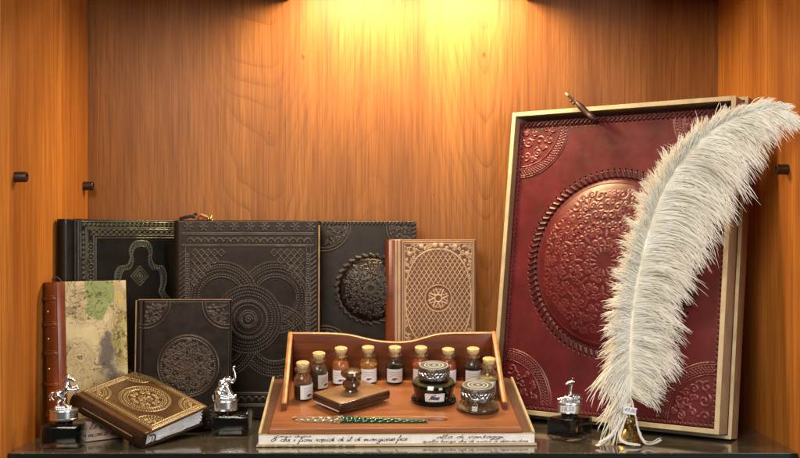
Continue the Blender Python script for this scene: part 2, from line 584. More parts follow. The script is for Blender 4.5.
class Relief:
    """real embossing: a height field in metres over a W x H cover, plus a 0..1 tone for antiqued ridges and their painted-in highlights"""
    def __init__(self, W, H, res):
        self.W, self.H = W, H
        self.nx, self.ny = int(W / res) + 1, int(H / res) + 1
        self.x = np.linspace(0, W, self.nx)
        self.y = np.linspace(0, H, self.ny)
        self.X, self.Y = np.meshgrid(self.x, self.y)
        self.p = np.zeros_like(self.X)
        self.g = np.zeros_like(self.X)
        self.base = np.zeros_like(self.X)
        self.tone = np.zeros_like(self.X)
        self.dark = np.zeros_like(self.X)
        self.dk = 0.0
        self.clip = None

    def win(self, x0, x1, y0, y1):
        i0 = max(0, int((x0) / self.W * (self.nx - 1)))
        i1 = min(self.nx, int((x1) / self.W * (self.nx - 1)) + 2)
        j0 = max(0, int((y0) / self.H * (self.ny - 1)))
        j1 = min(self.ny, int((y1) / self.H * (self.ny - 1)) + 2)
        if i1 <= i0 or j1 <= j0:
            return None
        return np.s_[j0:j1, i0:i1]

    def put(self, s, d, w, a, tone=None):
        k = np.clip(1 - (d / w) ** 2, 0, 1)
        k = k * k * (3 - 2 * k)
        if self.clip is not None:
            k = k * self.clip[s]
        tgt = self.p if a > 0 else self.g
        tgt[s] = np.maximum(tgt[s], k * abs(a))
        if self.dk:
            self.dark[s] = np.maximum(self.dark[s], np.clip(k * 1.6, 0, 1) * self.dk)
        if (a > 0 or tone) and not self.dk:
            self.tone[s] = np.maximum(self.tone[s], k * (1.0 if tone is None else tone))

    def seg(self, p, q, w, a, tone=None):
        s = self.win(min(p[0], q[0]) - w, max(p[0], q[0]) + w, min(p[1], q[1]) - w, max(p[1], q[1]) + w)
        if s is None:
            return
        X, Y = self.X[s], self.Y[s]
        dx, dy = q[0] - p[0], q[1] - p[1]
        L = dx * dx + dy * dy + 1e-15
        t = np.clip(((X - p[0]) * dx + (Y - p[1]) * dy) / L, 0, 1)
        d = np.hypot(X - p[0] - t * dx, Y - p[1] - t * dy)
        self.put(s, d, w, a, tone)

    def curve(self, pts, w, a, tone=None):
        for i in range(len(pts) - 1):
            self.seg(pts[i], pts[i + 1], w, a, tone)

    def dot(self, c, r, a, tone=None):
        self.seg(c, (c[0] + 1e-6, c[1]), r, a, tone)

    def ring(self, c, R, w, a, tone=None, sx=1.0):
        s = self.win(c[0] - R * sx - w, c[0] + R * sx + w, c[1] - R - w, c[1] + R + w)
        if s is None:
            return
        self.put(s, np.abs(np.hypot((self.X[s] - c[0]) / sx, self.Y[s] - c[1]) - R), w, a, tone)

    def dots(self, c, R, n, r, a, a0=0.0, tone=None):
        for k in range(n):
            w = a0 + 2 * PI * k / n
            self.dot((c[0] + R * math.cos(w), c[1] + R * math.sin(w)), r, a, tone)

    def radial(self, c, R0, R1, n, w, a, skew=0.0, tone=None):
        for k in range(n):
            t = 2 * PI * k / n
            self.seg((c[0] + R0 * math.cos(t), c[1] + R0 * math.sin(t)), (c[0] + R1 * math.cos(t + skew), c[1] + R1 * math.sin(t + skew)), w, a, tone)

    def spiral(self, c, r, a0, hand, w, a, turns=1.35):
        pts = []
        for k in range(15):
            t = k / 14
            rr = r * (1 - .82 * t)
            an = a0 + hand * t * turns * 2 * PI
            pts.append((c[0] + rr * math.cos(an), c[1] + rr * math.sin(an)))
        self.curve(pts, w, a)
        self.dot(pts[-1], w * 1.7, a)

    def leaf(self, c, L, ang, w, a):
        pts = [(c[0] + L * t * math.cos(ang), c[1] + L * t * math.sin(ang)) for t in np.linspace(0, 1, 5)]
        for i in range(4):
            self.seg(pts[i], pts[i + 1], w * math.sin(PI * (i + .8) / 4.6), a)

    def arabesque(self, c, R, rows, w, a):
        """mirrored scrolls and leaves in rings"""
        for rr, n, sz in rows:
            for k in range(n):
                t = 2 * PI * (k + .5 * (rr > .5)) / n
                for h in (-1, 1):
                    tt = t + h * sz * .62 / rr
                    cc = (c[0] + R * rr * math.cos(tt), c[1] + R * rr * math.sin(tt))
                    self.spiral(cc, R * sz * .5, tt + PI * .5 * h, h, w, a)
                    e = (c[0] + R * (rr + sz * .55) * math.cos(t), c[1] + R * (rr + sz * .55) * math.sin(t))
                    b = (c[0] + R * (rr - sz * .5) * math.cos(t), c[1] + R * (rr - sz * .5) * math.sin(t))
                    m = (cc[0] * .55 + (e[0] + b[0]) * .225, cc[1] * .55 + (e[1] + b[1]) * .225)
                    self.curve([tuple(p) for p in spline([b, m, e], 5)], w, a)
                self.leaf((c[0] + R * (rr - sz * .15) * math.cos(t), c[1] + R * (rr - sz * .15) * math.sin(t)), R * sz * .4, t, w * 1.7, a)

    def kaleido(self, c, R, folds, n, r0, r1, w, a, seed=1, rmin=.0):
        rs = np.random.RandomState(seed)
        got = []
        hw = PI / folds
        for _ in range(n * 40):
            rr = R * math.sqrt(rs.uniform(rmin ** 2, .96))
            th = rs.uniform(0, hw)
            r = rs.uniform(r0, r1)
            if rr + r > R or rr < rmin * R + r:
                continue
            if rr * math.sin(th) < r * .55 or rr * math.sin(hw - th) < r * .55:
                continue
            x, y = rr * math.cos(th), rr * math.sin(th)
            if any((x - g[0]) ** 2 + (y - g[1]) ** 2 < ((r + g[2]) * .86) ** 2 for g in got):
                continue
            got.append((x, y, r))
            a0, hd, tn, an = rs.uniform(0, 6.28), rs.choice([-1, 1]), rs.uniform(.7, 1.35), rs.uniform(0, 6.28)
            for k in range(folds):
                for mi in (1, -1):
                    f = lambda q: 2 * PI * k / folds + mi * q
                    cc = (c[0] + rr * math.cos(f(th)), c[1] + rr * math.sin(f(th)))
                    self.spiral(cc, r, f(a0), hd * mi, w, a, tn)
                    self.leaf((cc[0] + r * .9 * math.cos(f(an)), cc[1] + r * .9 * math.sin(f(an))), r * .8, f(an + .5), w * 1.6, a)
            if len(got) >= n:
                break
        for k in range(folds * 2):
            th = PI * k / folds
            for q in np.arange(max(rmin, .12), .9, .2):
                self.leaf((c[0] + R * q * math.cos(th), c[1] + R * q * math.sin(th)), R * .12, th, w * 1.8, a)

    def scrolls(self, inside, n, r0, r1, w, a, seed=1):
        """dart-thrown scrolls that fill a region"""
        rs = np.random.RandomState(seed)
        got = []
        for _ in range(n * 70):
            c = (rs.uniform(0, self.W), rs.uniform(0, self.H))
            r = rs.uniform(r0, r1)
            if not inside(c[0], c[1], r * .9):
                continue
            if any((c[0] - g[0]) ** 2 + (c[1] - g[1]) ** 2 < ((r + g[2]) * .86) ** 2 for g in got):
                continue
            got.append((c[0], c[1], r))
            self.spiral(c, r, rs.uniform(0, 6.28), rs.choice([-1, 1]), w, a, rs.uniform(.8, 1.5))
            an = rs.uniform(0, 6.28)
            self.leaf((c[0] + r * math.cos(an), c[1] + r * math.sin(an)), r * .7, an + rs.uniform(-.5, .5), w * 1.5, a)
            if len(got) >= n:
                break

    def rect(self, x0, x1, y0, y1, w, a, tone=None):
        for p, q in (((x0, y0), (x1, y0)), ((x1, y0), (x1, y1)), ((x1, y1), (x0, y1)), ((x0, y1), (x0, y0))):
            self.seg(p, q, w, a, tone)

    def mesh(self, name, thick, z0=0.0, corner=0.0, edge=.0015, flare=0.0, sag=None):
        W, H = self.W, self.H
        X, Y = self.X.copy(), self.Y.copy()
        hz = self.base + (self.p - self.g) * (.45 + 1.1 * vnoise(X * 45, Y * 45, int(W * 1e4) % 97, 3, 1))
        dd = np.minimum(np.minimum(X, W - X), np.minimum(Y, H - Y))
        hz = hz - edge * np.clip(1 - dd / edge, 0, 1) ** 2
        if corner:
            yy = np.maximum(np.maximum(Y - (H - corner), corner - Y), 0)
            ins = corner - np.sqrt(np.maximum(corner ** 2 - yy ** 2, 0))
            X = np.clip(X, ins, W - ins)
        hz = hz + flare * X / W
        if sag is not None:
            hz = hz + sag
        ny, nx = X.shape
        n = nx * ny
        top = np.stack([X, Y, z0 + thick + hz], -1).reshape(-1, 3)
        per = list(range(nx)) + [j * nx + nx - 1 for j in range(1, ny)] + [(ny - 1) * nx + i for i in range(nx - 2, -1, -1)] + [j * nx for j in range(ny - 2, 0, -1)]
        low = top[per].copy()
        low[:, 2] = z0 + flare * low[:, 0] / W
        m = len(per)
        V = np.concatenate([top, low])
        idx = np.arange(n).reshape(ny, nx)
        q = np.stack([idx[:-1, :-1], idx[:-1, 1:], idx[1:, 1:], idx[1:, :-1]], -1).reshape(-1, 4)
        pa = np.array(per)
        nb = np.roll(np.arange(m), -1)
        sk = np.stack([n + np.arange(m), n + nb, pa[nb], pa], -1)
        Q = np.concatenate([q, sk])
        me = bpy.data.meshes.new(name)
        me.vertices.add(len(V))
        me.vertices.foreach_set('co', V.astype(np.float32).ravel())
        me.loops.add(Q.size + m)
        loops = np.concatenate([Q.ravel(), (n + np.arange(m))[::-1]])
        me.loops.foreach_set('vertex_index', loops.astype(np.int32))
        me.polygons.add(len(Q) + 1)
        me.polygons.foreach_set('loop_start', np.concatenate([np.arange(len(Q)) * 4, [Q.size]]).astype(np.int32))
        me.update(calc_edges=True)
        me.validate()
        at_ = me.attributes.new('tone', 'FLOAT', 'POINT')
        at_.data.foreach_set('value', np.concatenate([np.clip(self.tone, 0, 1).ravel(), np.zeros(m)]).astype(np.float32))
        ad = me.attributes.new('dark', 'FLOAT', 'POINT')
        ad.data.foreach_set('value', np.concatenate([np.clip(self.dark, 0, 1).ravel(), np.zeros(m)]).astype(np.float32))
        for p in me.polygons:
            p.use_smooth = True
        me.set_sharp_from_angle(angle=math.radians(70))
        return me


def book(root, R, T, mat, tc=.003, corner=0.0, spine_mat=None, back=True, pages=True, flare=0.0, spine_r=None, page_mat=None, edge=.0015, sag=None):
    """bound book: local x from the spine, y up, z out"""
    W, H = R.W, R.H
    cv = link('front_cover', R.mesh('front_cover', tc, T - tc, corner, edge, flare, sag), mat, root)
    bk = MB()
    bk.box(0.001, W, 0, H, 0, tc, .001)
    bk.build('back_cover', spine_mat or mat, root)
    sp = MB()
    r = spine_r or T * .38
    poly = []
    for k in range(13):
        a = PI / 2 + PI * k / 12
        poly.append((.0015 + r * math.cos(a), T / 2 + (T / 2 - .0004) * math.sin(a)))
    poly += [(.004, .0004), (.004, T - .0004)]
    sp.prism(poly, 'y', .0004, H - .0004)
    sp.build('spine', spine_mat or mat, root, 40)
    pg = MB()
    x0, x1, y0, y1 = .004, W - .003, .003, H - .003
    if not flare:
        pg.box(x0, x1, y0, y1, tc, T - tc)
    else:
        # loose deckled pages: thin leaves in a wedge
        nl = 15
        for k in range(nl):
            za = tc + (T - 2 * tc) * k / nl
            zb = tc + (T - 2 * tc) * (k + .86) / nl
            fa, fb = flare * k / nl, flare * (k + .86) / nl
            e = random.uniform(-.0040, .0010)
            n = 9
            vs, fs = [], []
            for j in range(n):
                tt = j / (n - 1)
                yb = y0 + random.uniform(-.0010, .0015)
                wob = .0011 * math.sin(tt * 9 + k * .35) * tt
                x = x0 + (x1 + e - x0) * tt
                for (yy, zz) in ((yb, za + fa * tt + wob), (y1, za + fa * tt), (y1, zb + fb * tt), (yb, zb + fb * tt + wob)):
                    vs.append((x, yy, zz))
            for j in range(n - 1):
                for c_ in range(4):
                    d_ = (c_ + 1) % 4
                    fs.append((j * 4 + c_, j * 4 + d_, j * 4 + 4 + d_, j * 4 + 4 + c_))
            fs += [(0, 1, 2, 3), tuple((n - 1) * 4 + c_ for c_ in (3, 2, 1, 0))]
            pg.add(vs, fs)
    pg.build('page_block', page_mat or M['pages'], root, 30)
    return cv


# ------------------------------------------------------------------ handwriting (single-stroke cursive)
CUR = {
    'a': (1.0, [[(.95, .85), (.55, 1), (.12, .55), (.25, .02), (.62, .2), (.92, .95), (.85, .25), (1.0, .0)]]),
    'b': (.9, [[(0, 0), (.35, 1.4), (.4, 2), (.15, 1.8), (.15, .2), (.5, 0), (.75, .5), (.6, .95), (.9, .8)]]),
    'c': (.8, [[(.7, .8), (.45, 1), (.1, .5), (.3, 0), (.8, .15)]]),
    'd': (1.0, [[(.9, .85), (.5, 1), (.1, .5), (.3, 0), (.7, .3), (1.1, 2), (.9, .4), (1.05, 0)]]),
    'e': (.75, [[(0, .2), (.5, .6), (.45, 1), (.15, .7), (.2, .05), (.75, .15)]]),
    'f': (.7, [[(0, .1), (.5, 1.5), (.6, 2.1), (.35, 1.9), (.2, -.9), (.0, -1.1), (.25, -.2), (.7, .2)]]),
    'g': (.95, [[(.9, .85), (.5, 1), (.1, .5), (.35, .05), (.8, .5), (.9, .9), (.7, -.8), (.3, -1.1), (.15, -.8), (.95, .15)]]),
    'h': (.95, [[(0, .1), (.4, 1.6), (.4, 2.1), (.15, 1.8), (.15, 0), (.45, .85), (.65, .95), (.65, .1), (.95, .1)]]),
    'i': (.55, [[(0, .1), (.3, .95), (.25, .1), (.55, .1)], [(.42, 1.5), (.46, 1.6)]]),
    'l': (.55, [[(0, .1), (.4, 1.5), (.35, 2.1), (.15, 1.6), (.2, .1), (.55, .15)]]),
    'm': (1.4, [[(0, .6), (.15, .95), (.15, 0), (.4, .9), (.55, .9), (.55, 0), (.85, .9), (1.0, .85), (1.0, .1), (1.4, .15)]]),
    'n': (1.0, [[(0, .6), (.15, .95), (.15, 0), (.45, .9), (.62, .85), (.62, .1), (1.0, .15)]]),
    'o': (.85, [[(.6, .95), (.2, .8), (.12, .2), (.45, 0), (.7, .5), (.5, .95), (.85, .85)]]),
    'p': (.95, [[(0, .6), (.25, 1), (.1, -1), (.25, .7), (.6, .95), (.65, .3), (.3, .05), (.95, .15)]]),
    'q': (.95, [[(.9, .85), (.5, 1), (.1, .5), (.35, .05), (.8, .5), (.85, .9), (.7, -1), (.95, .1)]]),
    'r': (.7, [[(0, .2), (.25, 1.05), (.35, .85), (.55, .85), (.4, .1), (.7, .15)]]),
    's': (.7, [[(0, .1), (.4, 1), (.55, .3), (.2, 0), (.7, .15)]]),
    't': (.6, [[(0, .1), (.35, 1.6), (.25, .15), (.6, .15)], [(.05, 1.15), (.6, 1.25)]]),
    'u': (1.0, [[(0, .3), (.2, .95), (.15, .15), (.45, .05), (.72, .95), (.68, .1), (1.0, .15)]]),
    'v': (.85, [[(0, .6), (.2, .95), (.25, .1), (.45, 0), (.7, .95), (.85, .9)]]),
    'z': (.8, [[(.1, .9), (.65, .9), (.1, .05), (.8, .1)]]),
    'N': (1.6, [[(0, 0), (.35, .2), (.55, 1.9), (1.0, .05), (1.3, 1.9), (1.7, 2.0)]]),
    'Q': (1.6, [[(1.2, 1.6), (.7, 2), (.1, 1.2), (.3, .1), (1.1, .3), (1.3, 1.4), (.8, 1.9), (.5, .3), (1.7, -.2)]]),
    '&': (1.4, [[(1.2, .3), (.3, 1.7), (.7, 2.0), (.8, 1.5), (.0, .5), (.4, -.1), (1.3, 1.0)]]),
    '.': (.4, [[(.1, .02), (.16, .04)]]),
    ' ': (.75, []),
}


def write(mb, text, o, ux, uy, h, width=None, w=.00022, nrm=None, wob=.08):
    """handwriting from o along ux; h = x-height in metres"""
    ux, uy = Vector(ux), Vector(uy)
    nrm = ux.cross(uy)
    tot = sum(CUR[c][0] for c in text)
    sx = (width / tot) if width else h
    x = 0.0
    for c in text:
        adv, strokes = CUR[c]
        dy = random.uniform(-wob, wob)
        for st in strokes:
            pts = spline([(a, b) for a, b in st], 4)
            P = [Vector(o) + ux * ((x + p[0]) * sx + p[1] * h * .5) + uy * ((p[1] + dy) * h) for p in pts]
            ws = [w * (.55 + .75 * abs(math.sin(i * .8 + x))) for i in range(len(P))]
            mb.ribbon(P, ws, nrm)
        x += adv


def text_mesh(name, s, size, mtx, shear=.15):
    cu = bpy.data.curves.new(name, 'FONT')
    cu.body = s
    cu.size = size
    cu.shear = shear
    cu.align_x = 'CENTER'
    cu.align_y = 'CENTER'
    cu.offset = -.00001
    ob = bpy.data.objects.new(name, cu)
    COL.objects.link(ob)
    dg = bpy.context.evaluated_depsgraph_get()
    me = bpy.data.meshes.new_from_object(ob.evaluated_get(dg))
    bpy.data.objects.remove(ob)
    me.transform(mtx)
    me.name = name
    return me


# ================================================================== the niche
def wallbox(name, b, mat, kind='structure'):
    m = MB()
    m.box(*b)
    o = m.build(name, mat, None, 30)
    o['kind'] = kind
    return o


ZT = .585
wallbox('back_wall', (-.47, .47, YB, YB + .02, -.06, ZT + .02), M['wall_back'])
wallbox('wall_left', (-HW - .03, -HW, 1.215, YB - .0005, -.06, ZT), M['wall_side'])
wallbox('wall_right', (HW, HW + .03, 1.215, YB - .0005, -.06, ZT), M['wall_side'])
wallbox('ceiling', (-.47, .47, 1.215, YB - .0008, ZT + .0005, ZT + .025), M['ceiling'])
sh = MB()
sh.box(-HW + .0005, HW - .0005, 1.238, YB - .001, -.012, 0, .0006, 1)
shelf = struct(sh.build('shelf', M['shelf'], None, 30))
sh = MB()
sh.box(-HW + .0008, HW - .0008, 1.2362, 1.2379, -.0112, -.0009, .0004, 1)
sh.build('front_edge', M['shelf_edge'], shelf)
wallbox('floor', (-.47, .47, 1.22, YB, -.09, -.061), M['shelf_edge'])
# low riser hidden behind the tray that carries the two narrow books
rz = .0755
wallbox('shelf_riser', (-.125, .11, 1.512, 1.5515, .0002, rz - .0005), M['ceiling'])

# shelf pins
def pin(px, py, Y, side, label):
    X = -HW if side < 0 else HW
    o = thing('shelf_pin', label, 'shelf pin', Matrix.Translation((X, Y, at(px, py, Y).z)) @ Matrix.Rotation(PI / 2 * (1 if side < 0 else -1), 4, 'Y'), 'bronze shelf pins in the side walls')
    m = MB()
    m.lathe([(.0058, .0), (.0058, .0125), (.0052, .0132), (.0036, .0132), (.0034, .0115), (.0, .0113)], 28)
    m.build('sleeve', M['pin'], o)
    m = MB()
    m.lathe([(.0033, .0116), (.0033, .0119), (0, .0119)], 20)
    m.build('socket', M['pin_in'], o)


pin(18, 177, HW * 1150 / 388, -1, 'dark bronze shelf pin in the left wall, well out from the corner')
pin(84, 186, HW * 1150 / 319.5, -1, 'dark bronze shelf pin in the left wall beside the back corner')
pin(788, 169.5, HW * 1150 / 385, 1, 'dark bronze shelf pin in the right wall below the feather tip')

# shallow lamp trough under the top, open downwards, along the back panel
lt = thing('ceiling_light', 'slim lamp trough under the cabinet top washing the back panel', 'light', Matrix.Translation((.006, 1.48, ZT)))
m = MB()
m.box(-.164, .164, -.033, -.029, -.0230, -.0005, .0008)
m.box(-.164, -.160, -.0288, .0722, -.0330, -.0005, .0008)
m.box(.160, .164, -.0288, .0722, -.0330, -.0005, .0008)
m.build('housing', M['housing'], lt)
em = NT('lamp_lens')
em.set(Emission_Strength=4.0, Emission_Color=(1, .74, .38, 1), Base_Color=(.8, .7, .5, 1))
for x in (-.075, .075):
    m = MB()
    m.box(x - .066, x + .066, -.012, .012, -.0080, -.0010, .003)
    m.build('lens', em.m, lt)

# ================================================================== books
def quarter(R, cx, cy, sx, sy, r, w, a, seed, bands=1, fill=26, rr=(.0022, .0042)):
    """corner ornament: arc band(s) with scrolls inside"""
    for k in range(bands + 1):
        R.ring((cx, cy), r - k * .0042, w, a)
    R.scrolls(lambda x, y, q: (x - cx) * sx > q and (y - cy) * sy > q and math.hypot(x - cx, y - cy) < r - bands * .0042 - q * .9, fill * 4, rr[0] * .75, rr[1] * .85, w * .9, a, seed)


# --- a: large black tooled book in the corner
W, H = .2, .2545
R = Relief(W, H, .0006)
ox = .017
for off in (.0035, .0105, .0125, .0205, .0235):
    R.rect(ox + off, W - off, off, H - off, .0007, .0006, .7)
def xband(R, p, q, s, hw, a, w):
    L = math.hypot(q[0] - p[0], q[1] - p[1])
    n = max(1, int(L / s))
    dx, dy = (q[0] - p[0]) / L, (q[1] - p[1]) / L
    for k in range(n):
        c0 = (p[0] + dx * L * k / n, p[1] + dy * L * k / n)
        c1 = (p[0] + dx * L * (k + 1) / n, p[1] + dy * L * (k + 1) / n)
        for h in (-1, 1):
            R.seg((c0[0] - dy * hw * h, c0[1] + dx * hw * h), (c1[0] + dy * hw * h, c1[1] - dx * hw * h), w, a, .75)
        R.dot(((c0[0] + c1[0]) / 2, (c0[1] + c1[1]) / 2), w * 1.8, a, .6)
xband(R, (ox + .0165, H - .0165), (W - .0165, H - .0165), .0078, .0032, .0006, .0008)
for y in np.arange(.02, H - .03, .0125):
    R.ring((ox + .0165, y), .0042, .0009, .0006, .7)
    R.ring((W - .0165, y), .0042, .0009, .0006, .7)
    R.dot((ox + .0165, y), .0016, .0007, .8)
    R.dot((W - .0165, y), .0016, .0007, .8)
    R.dot((ox + .0165, y + .00625), .001, .0005, .6)
for x in np.arange(ox + .008, W - .008, .0062):
    R.spiral((x, H - .0072), .0024, 0, 1, .0006, .0006, 1.0)
for y in np.arange(.008, H - .012, .0062):
    R.spiral((ox + .0072, y), .0022, 1, 1, .0006, .0006, 1.0)
mc = (ox + (W - ox) * .47, H * .5)
half = [(0, .100), (.010, .098), (.0155, .089), (.0145, .078), (.020, .069), (.031, .067), (.036, .058), (.036, .046), (.033, .036), (.040, .026), (.052, .012), (.057, 0)]
for sy in (1, -1):
    for sx in (1, -1):
        pts = [(mc[0] + sx * a, mc[1] + sy * b) for a, b in [tuple(p) for p in spline(half, 6)]]
        for i in range(0, len(pts) - 1):
            R.dot(pts[i], .0013, .0008, .8)
            ins = (mc[0] + (pts[i][0] - mc[0]) * .80, mc[1] + (pts[i][1] - mc[1]) * .93)
            R.dot(ins, .0011, .0007, .65)
            if i % 2 == 0:
                mid_ = (mc[0] + (pts[i][0] - mc[0]) * .9, mc[1] + (pts[i][1] - mc[1]) * .965)
                R.ring(mid_, .0021, .0007, .0006, .5)
for d in (.0125, .0085, .0045):
    c0 = (mc[0] - .002, mc[1] + .055)
    q = [(c0[0] + d, c0[1]), (c0[0], c0[1] + d), (c0[0] - d, c0[1]), (c0[0], c0[1] - d), (c0[0] + d, c0[1])]
    R.curve(q, .0008, .0006, .7)
R.dot((mc[0] - .002, mc[1] + .055), .002, .0007, .7)
R.base -= .002 * np.exp(-((R.X - .013) / .0025) ** 2)
yawA = -math.radians(42)
root = thing('leather_book', 'large black tooled leather book standing in the back left corner', 'book', lean_frame(Vector((-.4222, 1.412, .0005)), yawA, .004))
book(root, R, .018, M['lea_black'], corner=.010)

# --- b: large brown journal with overlapping dotted rings
W, H = .1805, .2530
R = Relief(W, H, .00052)
for x in np.arange(.014, W - .008, .0196):
    c0 = (x, H - .0085)
    R.ring(c0, .0023, .0007, .0006)
    R.dots(c0, .0044, 6, .0016, .0006)
    R.dot(c0, .0011, .0006)
for k in (.0165, .0185, .0315, .0330):
    R.seg((.006, H - k), (W - .006, H - k), .0006, .0005)
    R.seg((.006, k), (W - .006, k), .0006, .0005)
for x in np.arange(.012, W - .016, .0094):
    for o_ in (0, .0022):
        for yy in (H - .0255, .0255):
            R.curve([(x, yy - .003 + o_), (x + .0032, yy + .002 + o_ * .2), (x + .0062, yy + .002 + o_ * .2), (x + .0094, yy - .003 + o_)], .0008, .0006)
    R.dot((x + .0047, H - .0278), .0008, .0005)
for x in (.0105, .0155, W - .0155, W - .0105):
    R.seg((x, .0185), (x, H - .034), .0006, .0005)
for y in np.arange(.022, H - .04, .0062):
    for x in (.0062, W - .0062):
        R.seg((x - .003, y), (x + .003, y + .0052), .0009, .0006)
    for x in (.013, W - .013):
        R.ring((x, y), .0018, .0006, .0004)
def lattice(cx, cy, sx, sy):
    for i in range(5):
        for k in range(5 - i):
            c0 = (cx + sx * (i + .7) * .0085, cy + sy * (k + .7) * .0095)
            R.curve([(c0[0] - .0042, c0[1]), (c0[0], c0[1] + .0044), (c0[0] + .0042, c0[1]), (c0[0], c0[1] - .0044), (c0[0] - .0042, c0[1])], .0009, .0006)
            R.dot(c0, .0009, .0005)
for sx, sy in ((1, 1), (-1, 1), (1, -1), (-1, -1)):
    lattice(.0165 if sx > 0 else W - .0165, .035 if sy > 0 else H - .035, sx, sy)
mc = (W * .505, H * .5)
cen = np.hypot(R.X - mc[0], R.Y - mc[1])
cc4 = [(mc[0] + a * .0345, mc[1] + b * .0275) for a, b in ((-1, 1), (1, 1), (-1, -1), (1, -1))]
for j, c0 in enumerate(cc4):
    R.clip = (cen > .0435).astype(float)
    other = cc4[j ^ 1]
    if j % 2:
        R.clip *= (np.hypot(R.X - other[0], R.Y - other[1]) > .0455)
    for rr, n, r_ in ((.0455, 96, .0012), (.0415, 88, .0010), (.0385, 80, .0010), (.0295, 54, .0012)):
        R.dots(c0, rr, n, r_, .0007)
    R.dots(c0, .0345, 66, .0009, .0005, 0, .4)
    R.ring(c0, .0262, .0008, .0004, .5)
    s_ = (np.hypot(R.X - c0[0], R.Y - c0[1]) < .0262) & (cen > .0435)
    R.base -= .0006 * s_
    R.clip = None
for rr, n, r_ in ((.0430, 92, .0012), (.0388, 84, .0009), (.0245, 52, .0013), (.0110, 26, .0011)):
    R.dots(mc, rr, n, r_, .0008)
R.ring(mc, .0228, .0009, .0006, .5)
R.dots(mc, .0345, 74, .0009, .0005, 0, .5)
R.dots(mc, .0305, 60, .0012, .0005, 0, .25)
R.dots(mc, .0180, 44, .0009, .0005, 0, .4)
R.ring(mc, .0085, .0008, .0006)
R.spiral(mc, .0055, 0, 1, .0009, .0007)
R.base -= .0018 * np.exp(-((R.X - .0055) / .0018) ** 2) * 0
oB = at(176.5, 413, 1.466)
root_b = thing('leather_journal', 'large dark brown journal tooled with overlapping dotted rings and rosettes', 'journal', lean_frame(Vector((oB.x, 1.484, .0006)), 0.0, .03))
book(root_b, R, .020, M['lea_dark'], corner=.006)
m = MB()
m.box(W - .0002, W + .0016, .004, H - .006, .012, .0215, .0006)
m.build('cover_edge', M['gold_edge'], root_b)
# cord and ring on its top edge
m = MB()
m.tube([tuple(p) for p in spline([(.002, H + .0022, .014), (.010, H + .0042, .016), (.018, H + .0056, .015), (.024, H + .004, .014)], 6)], .0022, 8)
m.tube([tuple(p) for p in spline([(.018, H + .0030, .013), (.021, H + .0078, .013), (.024, H + .0075, .014), (.025, H + .002, .014)], 5)], .0019, 8)
st = m.build('tie_cord', M['cord_dark'], root_b)
m = MB()
m.tube([tuple(p) for p in spline([(.023, H + .0030, .015), (.028, H + .0070, .016), (.034, H + .0055, .015), (.042, H + .0022, .014)], 6)], .0021, 8)
m.tube([tuple(p) for p in spline([(.023, H + .0015, .012), (.032, H + .0020, .012), (.042, H + .0015, .012)], 6)], .0018, 8)
m.build('tie_tail', M['cord_tan'], root_b)
m = MB()
m.tube([(.0425 + .0012 * 0, H + .0028 + .0036 * math.sin(a), .014 + .0036 * math.cos(a)) for a in np.linspace(0, 2 * PI, 22)], .0014, 8)
m.tube([(.0395, H + .0022 + .0030 * math.sin(a), .014 + .0030 * math.cos(a)) for a in np.linspace(0, 2 * PI, 18)], .0010, 8)
m.build('ring', M['gilt'], root_b)

# --- c: espresso journal with a stitched dome
W, H = .1265, .178
R = Relief(W, H, .0005)
for k in range(24):
    x = .006 + k * (W - .010) / 23
    R.seg((x - .0016, H - .0048), (x + .0012, H - .0006), .0010, .0009)
    R.seg((x - .0016, .0048), (x + .0012, .0006), .0010, .0009)
for k in range(32):
    y = .006 + k * (H - .010) / 31
    R.seg((W - .0048, y - .0016), (W - .0006, y + .0012), .0010, .0009)
mc = (W * .525, H * .495)
DR = .0405
rr = np.hypot(R.X - mc[0], R.Y - mc[1])
R.base += .0085 * np.sqrt(np.clip(1 - (rr / (DR + .001)) ** 2, 0, 1)) ** 1.3
R.kaleido(mc, DR * .97, 5, 16, .0022, .0046, .0010, .0008, 2)
R.tone *= .45
for k in range(30):
    a = 2 * PI * k / 30
    R.seg((mc[0] + .0425 * math.cos(a), mc[1] + .0428 * math.sin(a)), (mc[0] + .0455 * math.cos(a + .11), mc[1] + .0455 * math.sin(a + .11)), .0026, .0010, .4)
R.ring(mc, .0412, .0012, -.0008)
for cx_, sx in ((.006, 1), (W - .006, -1)):
    quarter(R, cx_, H - .006, sx, -1, .034, .0007, .0006, 3 if sx > 0 else 4, 1, 18)
    quarter(R, cx_, .006, sx, 1, .034, .0007, .0006, 5, 1, 18)
oC = at(320.5, 355, 1.519)
root = thing('leather_journal', 'black brown leather journal with stitched dome medallion behind the tray', 'journal', lean_frame(Vector((oC.x, 1.522, rz)), 0.0, .05))
book(root, R, .018, M['lea_dome'], corner=.003)

# --- d: tan lattice journal
W, H = .1145, .154
R = Relief(W, H, .00045)
sx0 = .0082
for x, w in ((sx0 + .0015, .0016), (sx0 + .0055, .0022)):
    R.seg((x, .002), (x, H - .002), w, .0004, .8)
bx0 = sx0 + .0105
R.rect(bx0, W - .0035, .0035, H - .0035, .0008, .0006)
R.rect(bx0 + .0022, W - .0057, .0057, H - .0057, .0006, .0005)
mc = ((bx0 + W - .0035) / 2, H / 2)
ea, eb = (W - .0035 - bx0) / 2 - .0035, H / 2 - .013
ell = ((R.X - mc[0]) / ea) ** 2 + ((R.Y - mc[1]) / eb) ** 2
sup = (np.abs((R.X - mc[0]) / ea) ** 2.3 + np.abs((R.Y - mc[1]) / eb) ** 2.3)
R.clip = (sup < .97) * (np.hypot(R.X - mc[0], R.Y - mc[1]) > .0185)
s = .0062
for k in range(-40, 41):
    for sl in (1.55, -1.55):
        x0 = mc[0] + k * s
        R.seg((x0 - .1, mc[1] - .1 * sl), (x0 + .1, mc[1] + .1 * sl), .00075, .0007, .8)
R.clip = None
s_ = np.s_[:, :]
R.put(s_, np.abs(np.sqrt(sup) - 1) * ea, .0013, .0009, .9)
